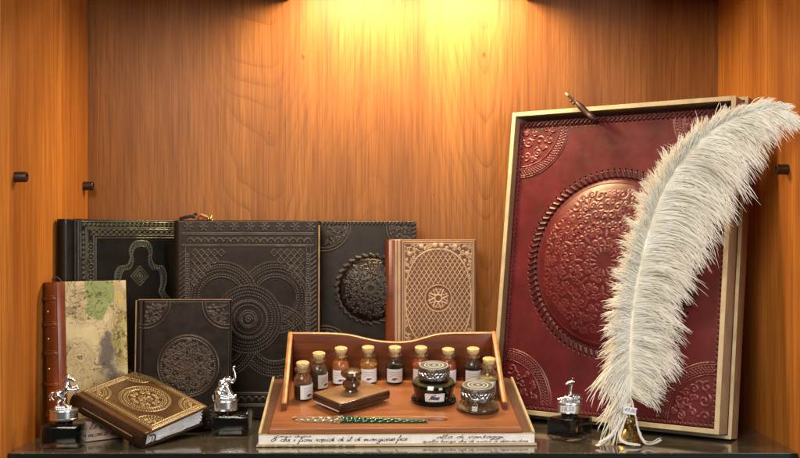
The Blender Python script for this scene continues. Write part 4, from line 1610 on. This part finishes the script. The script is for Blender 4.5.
# ---- glass dip pen in the groove
p0, p1 = on_tray(295.5, 419.5, TH + .002), on_tray(428, 421.0, TH + .002)
root = thing('glass_pen', 'twisted green glass dip pen with clear amber nib lying in the groove', 'pen', TM @ Matrix.Translation((p0.x, p0.y, TH + .0016)) @ Matrix.Rotation(math.atan2(p1.y - p0.y, p1.x - p0.x), 4, 'Z'))
LP = (p1 - p0).length
def twisted(xa, xb, ra, rb, twist, lobes, name, mat, amp=.16, flat=1.0):
    m = MB()
    n, sd = 90, 24
    vs, fs = [], []
    for i in range(n + 1):
        t = i / n
        r = ra + (rb - ra) * t
        for k in range(sd):
            a = 2 * PI * k / sd
            q = r * (1 + amp * math.cos(lobes * (a + twist * t)))
            vs.append((xa + (xb - xa) * t, q * math.cos(a), q * math.sin(a) * flat))
    for i in range(n):
        for k in range(sd):
            k2 = (k + 1) % sd
            fs.append((i * sd + k, i * sd + k2, (i + 1) * sd + k2, (i + 1) * sd + k))
    fs += [tuple(range(sd))[::-1], tuple(n * sd + k for k in range(sd))]
    m.add(vs, fs)
    return m.build(name, mat, root, 60)
xg = LP * .345
twisted(.0, LP * .09, .0010, .0030, 2, 6, 'nib', M['gold_glass'], .12)
twisted(LP * .09, LP * .29, .0031, .0033, 3.5, 6, 'nib', M['gold_glass'], .12).name = 'grip'
m = MB()
m.lathe([(0, -.0070), (.0030, -.0062), (.0040, -.0035), (.0050, 0), (.0043, .003), (.0032, .0060), (0, .0070)], 24, (0, 0, 0), Matrix.Translation((LP * .318, 0, .0008)) @ Matrix.Rotation(PI / 2, 4, 'Y'))
m.build('bead', M['gold_glass'], root)
twisted(xg, LP, .0046, .0011, 17, 4, 'handle', M['green_glass'], .22)

# ---- black inkpot and clear jar
SK = .0188
root = thing('inkpot', 'squat black inkpot with round pewter lid and a small script label', 'inkpot', on_tray_matrix(433.5, 400.5))
k_ = .00116
m = MB()
m.lathe([(0, .0004), (.0235, .0004), (.0262, .0016), (.0270, .0034), (.0258, .0048), (.0232, .0062), (.0226, .0085), (.0250, .0180), (.0258, .0210), (.0245, .0236), (.0215, .0248), (.0165, .0262), (.0160, .0290), (0, .0292)], 56)
m.build('pot', simple('dark_ink_glass', (.003, .0035, .003), .08, 0, .1, 60, 0, .25), root)
m = MB()
m.lathe([(.0218, .0252), (.0236, .0244), (.0246, .0236), (.0238, .0250), (.0222, .0257)], 56)
m.build('shoulder_glint', simple('amber_glint', (.055, .048, .014), .12, 0, .1, 60, 0, .8), root)  # band added as a painted golden highlight on the black shoulder
def pewter_lid(root, r, z0, h):
    m = MB()
    m.lathe([(r * .93, z0), (r, z0 + .0006), (r, z0 + h * .25), (r * .975, z0 + h * .30), (r * .975, z0 + h * .72), (r, z0 + h * .78), (r, z0 + h - .0008), (r * .965, z0 + h), (r * .80, z0 + h), (r * .79, z0 + h - .0006), (r * .66, z0 + h - .0006), (r * .65, z0 + h), (r * .52, z0 + h), (r * .51, z0 + h - .0006), (r * .36, z0 + h - .0006), (r * .35, z0 + h + .0002), (r * .2, z0 + h + .0002), (r * .19, z0 + h - .0004), (r * .1, z0 + h), (0, z0 + h + .0003)], 64)
    lid = m.build('lid', M['lidsilver'], root, 30)
    m = MB()
    m.lathe([(r * .94, z0 + h + .0001), (r * .93, z0 + h + .00035), (0, z0 + h + .0004)], 64)
    m.build('top_disc', M['lid_top'], lid)
    m = MB()
    for qa, qb in ((.86, .90), (.54, .62), (.34, .40), (.02, .10)):
        m.lathe([(r * qb, z0 + h + .0003), (r * qa, z0 + h + .0003), (r * qa, z0 + h + .0008), (r * qb, z0 + h + .0008), (r * qb, z0 + h + .0003)], 64)
    m.build('rings', M['ring_pale'], lid)
    m = MB()
    m.lathe([(r * .785, z0 + h - .0005), (r * .665, z0 + h - .0005), (r * .664, z0 + h - .0007), (r * .786, z0 + h - .0007)], 64)
    m.lathe([(r * .505, z0 + h - .0005), (r * .365, z0 + h - .0005), (r * .364, z0 + h - .0007), (r * .506, z0 + h - .0007)], 64)
    m.lathe([(r * .976, z0 + h * .32), (r * .978, z0 + h * .33), (r * .978, z0 + h * .69), (r * .976, z0 + h * .70)], 64)
    m.build('recess', M['pewter_dark'], lid)
    m = MB()
    nb = 22
    for k in range(nb):
        for hnd in (0, 1):
            pts = []
            for j in range(7):
                a = 2 * PI * (k + j / 6 * 1.0) / nb
                zz = z0 + h * (.51 + .15 * math.sin(PI * (j / 6) * 1 + PI * hnd + PI * k))
                pts.append((r * .985 * math.sin(a), -r * .985 * math.cos(a), zz))
            m.tube(pts, .00055, 5)
    m.build('braid', M['silver'], lid)
    return lid
lid = pewter_lid(root, .0188, .0292, .0140)
lab = MB()
pol = [(-.0115, .0050), (-.0098, .0040), (.0098, .0040), (.0115, .0050), (.0112, .0090), (.0115, .0135), (.0098, .0150), (-.0098, .0150), (-.0115, .0135), (-.0112, .0090)]
def pot_r(z):
    return .0226 + (z - .0085) / (.018 - .0085) * .0024 if z > .0085 else .0228 + (.0085 - z) * .05
def lab_r(z):
    return pot_r(.0055) + .0004 + (z - .0055) / .011 * (pot_r(.0165) - pot_r(.0055))
cols = 16
vs, fs = [], []
for i in range(cols + 1):
    xx = -.0115 + .023 * i / cols
    lim = .0006 * (abs(xx) > .0103)
    for z in (.0055 + lim, .0165 - lim):
        r_ = pot_r(z) + .0004
        a = xx / .0235
        vs.append((r_ * math.sin(a), -r_ * math.cos(a), z))
for i in range(cols):
    fs.append((2 * i, 2 * i + 2, 2 * i + 3, 2 * i + 1))
lab.add(vs, fs)
lo = lab.build('label', M['label'], root)
lo.data.polygons.foreach_set('use_smooth', [True] * len(lo.data.polygons))
m = MB()
tmp = MB()
write(tmp, 'Nero', (-.0068, 0, .0090), (1, 0, 0), (0, 0, 1), .0030, .0112, .0006)
vs = []
for p in tmp.v:
    r_ = lab_r(p[2]) + .0004
    a = p[0] / .0235
    vs.append((r_ * math.sin(a), -r_ * math.cos(a), p[2]))
m.add(vs, tmp.f)
for k in range(15):
    a = (-.0095 + .019 * k / 14) / .0235
    for z in (.0066, .0156):
        r_ = lab_r(z) + .0004
        m.ribbon([(r_ * math.sin(a), -r_ * math.cos(a), z), (r_ * math.sin(a + .02), -r_ * math.cos(a + .02), z)], .00028, (0, -1, 0))
m.build('writing', M['label_mark'], lo, None)

root = thing('glass_jar', 'squat clear glass jar of copper powder with patterned pewter lid', 'jar', on_tray_matrix(477.5, 409.0))
m = MB()
m.lathe([(0, .0004), (.0205, .0004), (.0236, .0016), (.0244, .0040), (.0232, .0068), (.0196, .0110), (.0184, .0132), (.0178, .0136), (.0172, .0132), (.0184, .0108), (.0222, .0066), (.0232, .0042), (.0226, .0024), (.0200, .0016), (0, .0014)], 56)
m.build('glass_body', M['vial'], root)
m = MB()
m.lathe([(0, .0017), (.0196, .0018), (.0218, .0026), (.0222, .0040), (.019, .0058), (.010, .0078), (0, .0070)], 48)
m.build('powder', M['copper'], root)
m = MB()
m.lathe([(.0246, .0038), (.0249, .0041), (.0246, .0044)], 48)
m.build('foot_ring', M['lidsilver'], root)
pewter_lid(root, .0198, .0137, .0150)


# ================================================================== silver-lidded ink bottles
def organic(name, caps, voxel, mat, parent):
    """one continuous figure: tapered limbs fused by a voxel remesh"""
    bm = bmesh.new()
    for c in caps:
        p, ra, q, rb = Vector(c[0]), c[1], Vector(c[2]), c[3]
        n = max(1, int((q - p).length / (min(ra, rb) * .55)))
        for i in range(n + 1):
            t = i / n
            bmesh.ops.create_icosphere(bm, subdivisions=2, radius=ra + (rb - ra) * t, matrix=Matrix.Translation(p.lerp(q, t)))
    me = bpy.data.meshes.new(name)
    bm.to_mesh(me)
    bm.free()
    o = bpy.data.objects.new(name, me)
    COL.objects.link(o)
    md = o.modifiers.new('r', 'REMESH')
    md.mode = 'VOXEL'
    md.voxel_size = voxel
    md2 = o.modifiers.new('s', 'SMOOTH')
    md2.factor = .5
    md2.iterations = 3
    dg = bpy.context.evaluated_depsgraph_get()
    res = bpy.data.meshes.new_from_object(o.evaluated_get(dg))
    bpy.data.objects.remove(o)
    res.name = name
    for p in res.polygons:
        p.use_smooth = True
    res.materials.clear()
    return link(name, res, mat, parent)


def ink_bottle(label, loc, yaw, w, d, h, neck, lid_r, lid_h, rest=True):
    o = thing('ink_bottle', label, 'ink bottle', Matrix.Translation(loc) @ Matrix.Rotation(yaw, 4, 'Z'), 'square ink bottles with silver animal lids')
    m = MB()
    if rest:
        poly = [(-w / 2, 0), (w / 2, 0), (w / 2, h + .0005), (w * .46, h + .0042), (w * .40, h + .0050), (w * .33, h + .0018), (w * .26, h - .0006), (w * .18, h + .0002), (-w / 2, h)]
    else:
        poly = [(-w / 2, 0), (w / 2, 0), (w / 2, h), (-w / 2, h)]
    m.prism(poly, 'y', -d / 2, d / 2, .0026)
    m.lathe([(.0085, h - .0004), (.0085, h + .0040)], 28, (neck, 0, 0))
    m.build('glass_body', M['glass'], o, 40)
    m = MB()
    m.box(-w / 2 + .0024, w / 2 - .0024, -d / 2 + .0024, d / 2 - .0024, .0048, h - .0018, .0016, 2)
    m.build('ink', M['ink'], o)
    m = MB()
    m.lathe([(.0092, h + .0006), (.0098, h + .0012), (.0098, h + .0038), (.009, h + .0042)], 32, (neck, 0, 0))
    m.build('stopper_collar', M['ink'], o)
    m = MB()
    z0 = h + .0042
    r = lid_r
    m.lathe([(r * .9, z0), (r, z0 + .0006), (r * 1.02, z0 + .0022), (r * .985, z0 + .0030), (r * .985, z0 + lid_h - .0026), (r * 1.02, z0 + lid_h - .0018), (r * 1.0, z0 + lid_h - .0004), (r * .93, z0 + lid_h), (0, z0 + lid_h + .0002)], 48, (neck, 0, 0))
    lid = m.build('lid', M['satin'], o, 30)
    return o, lid, (neck, 0, z0 + lid_h)


# horse
p = at(58.5, 449.5, 1.2605)
o, lid, tp = ink_bottle('square ink bottle with rearing silver horse on its lid', (p.x, 1.2605 + .0175, .0004), 0.0, .0430, .035, .0245, .0008, .0155, .0125, False)
hx, hz = tp[0], tp[2]
k = .00112
def Hh(x, z, y=0.0):
    return (hx + x * k, y * k, hz + z * k)
caps = []
def limb(pts):
    for i in range(len(pts) - 1):
        caps.append((pts[i][0], pts[i][1] * k, pts[i + 1][0], pts[i + 1][1] * k))
limb([(Hh(-7, .8), 3.0), (Hh(6, .8), 3.0)])                                      # plinth
limb([(Hh(-5.2, 14.5), 4.6), (Hh(-1, 17.0), 3.9), (Hh(3.4, 20.8), 4.4)])         # barrel
limb([(Hh(3.6, 21.5), 3.6), (Hh(3.4, 26.5), 2.7), (Hh(4.6, 30.0), 2.2)])         # neck
limb([(Hh(4.6, 30.6), 2.3), (Hh(8.6, 28.6), 1.7), (Hh(10.6, 27.2), 1.4)])        # head
limb([(Hh(4.3, 32.0, .9), .7), (Hh(4.5, 34.0, 1.0), .4)])
limb([(Hh(4.3, 32.0, -.9), .7), (Hh(4.5, 34.0, -1.0), .4)])
limb([(Hh(2.6, 31.5), 1.3), (Hh(.6, 28), 1.6), (Hh(.4, 23.5), 1.3), (Hh(1.2, 20.5), 1.0)])  # mane
limb([(Hh(-5.5, 13.2, 1.8), 3.5), (Hh(-3.6, 9.5, 2.2), 2.2), (Hh(-6.8, 6.2, 2.2), 1.5), (Hh(-5.8, 2.4, 2.2), 1.2), (Hh(-4.6, 1.6, 2.2), 1.3)])
limb([(Hh(-4.6, 13.0, -1.8), 3.4), (Hh(.8, 9.6, -2.4), 2.1), (Hh(-.2, 6.0, -2.4), 1.4), (Hh(3.6, 3.0, -2.4), 1.2), (Hh(5.0, 2.0, -2.4), 1.3)])
limb([(Hh(4.6, 20.0, 2), 2.4), (Hh(9.2, 20.6, 2.4), 1.6), (Hh(12.2, 22.4, 2.4), 1.2), (Hh(13.6, 19.0, 2.4), 1.0), (Hh(12.8, 18.0, 2.4), 1.0)])
limb([(Hh(5.0, 19.0, -2), 2.3), (Hh(10.0, 18.8, -2.6), 1.5), (Hh(12.8, 19.6, -2.6), 1.1), (Hh(13.0, 16.0, -2.6), 1.0), (Hh(12.2, 15.0, -2.6), 1.0)])
limb([(Hh(-8.6, 16.0), 1.6), (Hh(-11.6, 15.2), 1.9), (Hh(-13.4, 12.4), 1.9), (Hh(-11.6, 9.6), 1.2), (Hh(-10.0, 8.6), .7)])  # tail
organic('horse_figure', caps, .00042, M['silver'], lid)

# elephant
Yf = 1.343
p = at(230.5, 436, Yf)
o, lid, tp = ink_bottle('square ink bottle with sitting silver elephant on its lid', (p.x, Yf + .0175, .0004), 0.0, .0455, .035, .0232, -.0092, .0146, .0125, True)
hx, hz = tp[0], tp[2]
k = .00122
caps = []
limb([(Hh(-4.5, 5.5), 6.6), (Hh(-3.0, 9.0), 6.0), (Hh(.8, 14.0), 4.8)])          # seated body
limb([(Hh(-7, .8), 2.4), (Hh(9, .8), 2.0)])
limb([(Hh(-2.5, 3.8, 4.2), 3.6), (Hh(4.5, 2.6, 4.6), 2.6), (Hh(8.6, 2.2, 4.4), 2.2), (Hh(9.4, 3.2, 4.4), 1.8)])
limb([(Hh(-2.5, 3.8, -4.2), 3.6), (Hh(4.5, 2.6, -4.6), 2.6), (Hh(8.6, 2.2, -4.4), 2.2), (Hh(9.4, 3.2, -4.4), 1.8)])
limb([(Hh(2.2, 12.5, 3.2), 3.0), (Hh(4.4, 7.5, 3.4), 2.2), (Hh(6.6, 4.6, 3.0), 1.9)])
limb([(Hh(2.2, 12.5, -3.2), 3.0), (Hh(4.4, 7.5, -3.4), 2.2), (Hh(6.6, 4.6, -3.0), 1.9)])
limb([(Hh(1.4, 18.5), 4.4), (Hh(3.6, 19.2), 4.0)])                               # head
limb([(Hh(5.2, 18.6), 2.5), (Hh(8.4, 18.8), 1.9), (Hh(10.0, 21.8), 1.6), (Hh(9.4, 26.0), 1.35), (Hh(8.0, 29.5), 1.15), (Hh(8.2, 31.6), 1.0), (Hh(9.6, 32.0), .9)])
for s_ in (-1, 1):
    limb([(Hh(-.2, 20.2, 3.8 * s_), 1.6), (Hh(-3.2, 18.6, 5.6 * s_), 1.7), (Hh(-4.4, 15.6, 6.0 * s_), 1.4)])
    limb([(Hh(-.2, 18.2, 4.2 * s_), 1.5), (Hh(-2.6, 16.4, 5.6 * s_), 1.5)])
    limb([(Hh(5.6, 16.8, 1.6 * s_), .8), (Hh(8.2, 16.4, 2.2 * s_), .5)])
limb([(Hh(-10.6, 5.5), .9), (Hh(-12.0, 3.0), .7), (Hh(-11.4, 1.2), .8)])
organic('elephant_figure', caps, .00042, M['silver'], lid)

# giraffe
p = at(570, 442.8, 1.2985)
yaw3 = math.radians(43)
w3, d3 = .0420, .0345
c3 = Vector((p.x, 1.2985, .0004)) + Vector((math.cos(yaw3), math.sin(yaw3), 0)) * (w3 / 2) + Vector((-math.sin(yaw3), math.cos(yaw3), 0)) * (d3 / 2)
o, lid, tp = ink_bottle('square ink bottle with reclining silver giraffe lid and price sticker', c3, yaw3, w3, d3, .0255, .0, .0140, .0125, False)
hx, hz = 0, tp[2]
k = .00118
rot = Matrix.Rotation(-yaw3, 4, 'Z')
caps = []
limb([(Hh(-9, .8), 1.6), (Hh(9, .8), 1.6)])
limb([(Hh(8.0, 4.6), 3.6), (Hh(4, 4.8), 3.6), (Hh(.5, 4.6), 3.2)])               # folded body
limb([(Hh(8.8, 3.4, 2.6), 2.6), (Hh(4.0, 1.8, 3.4), 1.5), (Hh(8.5, 1.4, 3.8), 1.1)])
limb([(Hh(1.0, 3.8, 2.4), 2.2), (Hh(-5.0, 3.4, 2.6), 1.5), (Hh(-11.0, 2.0, 2.4), 1.1)])
limb([(Hh(1.0, 3.8, -2.4), 2.2), (Hh(-4.0, 5.0, -1.6), 1.6), (Hh(-8.6, 2.4, -1.6), 1.1)])
limb([(Hh(.4, 5.4), 2.6), (Hh(.6, 10.0), 1.9), (Hh(1.6, 16.0), 1.6), (Hh(1.8, 18.6), 1.6)])   # neck
limb([(Hh(1.6, 19.2), 2.0), (Hh(-1.4, 18.4), 1.6), (Hh(-3.6, 17.4), 1.1)])       # head
for s_ in (-1, 1):
    limb([(Hh(2.4, 20.4, .9 * s_), .7), (Hh(2.8, 23.2, 1.1 * s_), .55)])
    limb([(Hh(2.8, 19.6, 1.6 * s_), .8), (Hh(4.4, 20.0, 2.8 * s_), .5)])
limb([(Hh(11.2, 5), .8), (Hh(12.0, 2.5), .6)])
fg = organic('giraffe_figure', [(rot @ Vector(a), ra, rot @ Vector(b), rb) for a, ra, b, rb in caps], .00042, M['silver'], lid)
# sticker on the lid, facing out
r_ = .0140 * 1.03
a0 = -yaw3 - .95
lm = label_mesh(r_, a0, a0 + 1.25, tp[2] - .0105, tp[2] - .0030)
stk = link('price_sticker', lm, M['label'], lid, 40)
tm = text_mesh('writing', '18,50', .0066, Matrix.Identity(4), .2)
for vtx in tm.vertices:
    a = a0 + .625 + vtx.co.x / r_
    z = tp[2] - .0067 + vtx.co.y
    vtx.co = ((r_ + .0004) * math.sin(a), -(r_ + .0004) * math.cos(a), z)
link('writing', tm, M['ink_blue'], stk)


# ================================================================== quill and brass stand
YS = 1.300
SP = at(628.5, 441, YS)
SP.z = 0.0005
root = thing('pen_stand', 'small turned brass pen stand holding the white plume', 'pen stand', Matrix.Translation(SP))
m = MB()
m.lathe([(0, .0), (.0168, .0), (.0172, .0012), (.0160, .0028), (.0150, .0040), (.0118, .0082), (.0082, .0128), (.0058, .0152), (.0050, .0160), (.0062, .0172), (.0050, .0184), (.0070, .0200), (.0086, .0230), (.0086, .0256), (.0070, .0286), (.0046, .0300), (.0042, .0312), (.0036, .0318), (.0032, .0300), (0, .0296)], 48)
m.build('brass_body', M['brass'], root)

rach_px = [(629, 424, 1.300), (629.5, 405, 1.298), (630.5, 383, 1.296), (630, 359, 1.292), (632.5, 312, 1.287), (641, 264, 1.281), (651, 225, 1.275), (663, 193, 1.268), (683, 160, 1.258), (708, 134, 1.247), (736, 117, 1.236), (764, 109, 1.226), (783, 110, 1.219)]
RP = [np.array(at(*q)) for q in rach_px]
RC = spline(RP, 16)
RC = np.array(RC)
seglen = np.r_[0, np.cumsum(np.linalg.norm(np.diff(RC, axis=0), axis=1))]
Lr = seglen[-1]
def rach(s):
    d = s * Lr
    p_ = np.array([np.interp(d, seglen, RC[:, i]) for i in range(3)])
    e = .004
    q_ = np.array([np.interp(min(Lr, d + e), seglen, RC[:, i]) - np.interp(max(0, d - e), seglen, RC[:, i]) for i in range(3)])
    return p_, q_ / np.linalg.norm(q_)
root = thing('ostrich_quill', 'tall white ostrich plume quill curving over the red album', 'quill', Matrix.Translation(SP + Vector((0, 0, .0297))))
off = np.array(SP + Vector((0, 0, .0297)))
m = MB()
ss = np.linspace(0, 1, 60)
m.tube([rach(s)[0] - off for s in ss], [.0021 * (1 - .82 * s) + .0002 for s in ss], 8)
m.build('shaft', M['shaft'], root)

rs = np.random.RandomState(11)
def interp(s, tab):
    return np.interp(s, [a for a, b in tab], [b for a, b in tab])
LL = [(.10, .030), (.16, .044), (.24, .034), (.40, .030), (.60, .032), (.72, .031), (.85, .022), (1, .014)]
LRt = [(.08, .030), (.14, .048), (.22, .060), (.32, .058), (.42, .064), (.55, .084), (.70, .080), (.82, .064), (.92, .046), (1, .028)]
def clump(m, s, side, length, nb, ds, rad=.0006, lift=0.0, spread=1.0):
    """a lock of soft barbs: separate at the shaft, lying together towards the tip"""
    p_, tg_ = rach(s)
    out = np.array([tg_[2], 0, -tg_[0]]) * side
    out /= np.linalg.norm(out)
    view = np.array([0, -1.0, 0])
    if side > 0:
        ang = np.radians(interp(s, [(0, 118), (.12, 104), (.25, 72), (.5, 58), (.8, 46), (1, 20)]))
        gd = interp(s, [(0, 2.4), (.2, 2.3), (.4, 2.1), (.7, 2.0), (.88, 2.3), (1, 1.5)])
    else:
        ang = np.radians(interp(s, [(0, 150), (.12, 140), (.22, 96), (.35, 64), (.6, 50), (.8, 38), (1, 20)]))
        gd = interp(s, [(0, 1.0), (.22, 2.0), (.45, 1.7), (.6, 1.0), (.8, .45), (1, .2)])
    ang += rs.normal(0, .10)
    gd *= rs.uniform(.66, 1.34)
    d = tg_ * math.cos(ang) + out * math.sin(ang) + view * (.20 + rs.normal(0, .16) + lift)
    d /= np.linalg.norm(d)
    n = 12
    step = length / (n - 1)
    path = [np.zeros(3)]
    curl = rs.normal(0, .05)
    for i in range(1, n):
        t = i / (n - 1)
        d = d + np.array([0, 0, -1.0]) * gd * (.35 + .9 * t) * step * 11 + out * curl * t + rs.normal(0, .016, 3) + view * (.03 - .07 * t)
        d /= np.linalg.norm(d)
        path.append(path[-1] + d * step)
    for b in range(nb):
        sb = min(1.0, max(.06, s + rs.uniform(-ds, ds)))
        q0, tq = rach(sb)
        ob = out * .0006
        k = rs.uniform(.70, 1.06)
        jit = rs.normal(0, 1, 3) * .0034 * spread * (length / .07)
        bow = rs.normal(0, 1, 3) * .0016
        pts = []
        for i in range(n):
            t = i / (n - 1)
            own = q0 + ob + path[i] * k
            tog = p_ + ob + path[i] * k
            q_ = own * (1 - .72 * t) + tog * (.72 * t) + jit * t ** 1.3 + bow * math.sin(PI * t)
            q_[0] = min(q_[0], HW - .004)
            q_[2] = max(q_[2], .0012)
            pts.append(q_)
        r0 = rad * rs.uniform(.6, 1.2)
        radii = [r0 * (.8 + .5 * math.sin(PI * min(1, .15 + i / (n - 1)))) for i in range(n)]
        radii[-1] *= .35
        m.tube([a - off for a in pts], radii, 3, .75)


for side, nc, tab, nm in ((-1, 150, LL, 'short_vane'), (1, 190, LRt, 'long_vane')):
    m = MB()
    for i in range(nc):
        s = .085 + .915 * (i + rs.rand()) / nc
        clump(m, s, side, interp(s, tab) * rs.uniform(.72, 1.12), 20, .013, .00036, rs.uniform(-.1, .15), 1.25)
    for i in range(nc):          # downy under layer
        s = .085 + .9 * (i + rs.rand()) / nc
        clump(m, s, side, interp(s, tab) * rs.uniform(.35, .9), 8, .02, .0003, -.1, 2.0)
    if side < 0:      # long loose barbs trailing to the shelf
        for i in range(26):
            clump(m, rs.uniform(.07, .19), -1, rs.uniform(.04, .078), 7, .008, .0006, .1)
        for (P_) in ([(630, 405), (622, 420), (616, 432), (606, 441), (597, 446.5)], [(629, 404), (619, 424), (611, 436), (600, 443)], [(632, 402), (636, 420), (640, 436), (648, 445), (661, 440.5)], [(631, 404), (624, 424), (620, 438), (627, 444), (640, 446)]):
            pts = []
            for i, (a, b) in enumerate(P_):
                Yd = 1.292 - .022 * i / (len(P_) - 1)
                q_ = at(a, b, Yd)
                if q_.z < .0014:
                    q_ = hit(a, b, Vector((0, 0, .0014)), Vector((0, 0, 1)))
                pts.append(q_)
            pts = spline(pts, 6)
            for j in range(7):
                dv = rs.normal(0, .0013, 3)
                m.tube([np.array(q_) - off + np.array([dv[0] * (.3 + ii / len(pts)) + rs.normal(0, .0003), dv[1], abs(dv[2]) * .6 + abs(rs.normal(0, .0002))]) for ii, q_ in enumerate(pts)], [.00055] * (len(pts) - 1) + [.0002], 5)
    m.build(nm, M['plume'], root, 80)

# price tag tied at the foot of the plume
tp_ = at(630, 410.5, 1.272)
root = thing('price_tag', 'small white price tag with blue writing tied above the brass stand', 'price tag', Matrix.Translation(tp_) @ Matrix.Rotation(math.radians(12), 4, 'Y') @ Matrix.Rotation(PI / 2, 4, 'X'))
m = MB(); m.box(-.0073, .0073, -.0040, .0040, -.0003, .0, .0001, 1); m.build('tag_card', M['label'], root)
tm = text_mesh('writing', '49,80', .0062, Matrix.Translation((0, 0, .0002)), .2)
link('writing', tm, M['ink_blue'], root)
m = MB()
q_ = Vector((0, 0, 0))
m.tube([tuple(p) for p in spline([(-.0055, .0038, -.0002), (-.004, .010, -.006), (.0, .012, -.016), (.0, .008, -.024)], 6)], .0003, 5)
m.build('string', M['label'], root)


# ================================================================== camera, lights, world
cam = bpy.data.cameras.new('camera')
co = bpy.data.objects.new('camera', cam)
COL.objects.link(co)
co.location = (0, 0, ZC)
co.rotation_euler = (PI / 2, 0, 0)
cam.sensor_width = 36
cam.lens = 36 * F / 800
cam.shift_x = (400 - CX) / 800
cam.shift_y = (CY - 229) / 800
cam.clip_start = .01
cam.clip_end = 20
SC.camera = co


def area(name, loc, target, sx, sy, power, col):
    l = bpy.data.lights.new(name, 'AREA')
    l.shape = 'RECTANGLE'
    l.size, l.size_y = sx, sy
    l.energy = power
    l.color = col
    o = bpy.data.objects.new(name, l)
    COL.objects.link(o)
    o.location = loc
    o.rotation_euler = (Vector(target) - Vector(loc)).to_track_quat('-Z', 'Y').to_euler()
    return o


for x in (-.075, .075):
    o = area('lamp', (.006 + x, 1.48, ZT - .0085), (.006 + x, 1.515, 0.2), .125, .022, 2.25, (1.0, .77, .42))
area('shop_light', (-.45, -.15, .95), (0, 1.4, .12), .9, .5, 20, (1.0, .90, .75))
area('right_fill', (.95, .05, .38), (.15, 1.4, .18), .5, .7, 9.0, (.96, .97, 1.0))  # added fill lamp, low right, to brighten plume and pages

w = bpy.data.worlds.new('World')
SC.world = w
w.use_nodes = True
bg = w.node_tree.nodes['Background']
bg.inputs[0].default_value = (1.0, .93, .86, 1)
bg.inputs[1].default_value = .045

SC.view_settings.view_transform = 'Standard'
SC.view_settings.look = 'None'
SC.view_settings.exposure = .5
SC.view_settings.gamma = 1
SC.cycles.use_denoising = True
SC.cycles.max_bounces = 10
SC.cycles.transparent_max_bounces = 12
SC.cycles.sample_clamp_indirect = 4.0
SC.cycles.caustics_reflective = False
SC.cycles.caustics_refractive = False
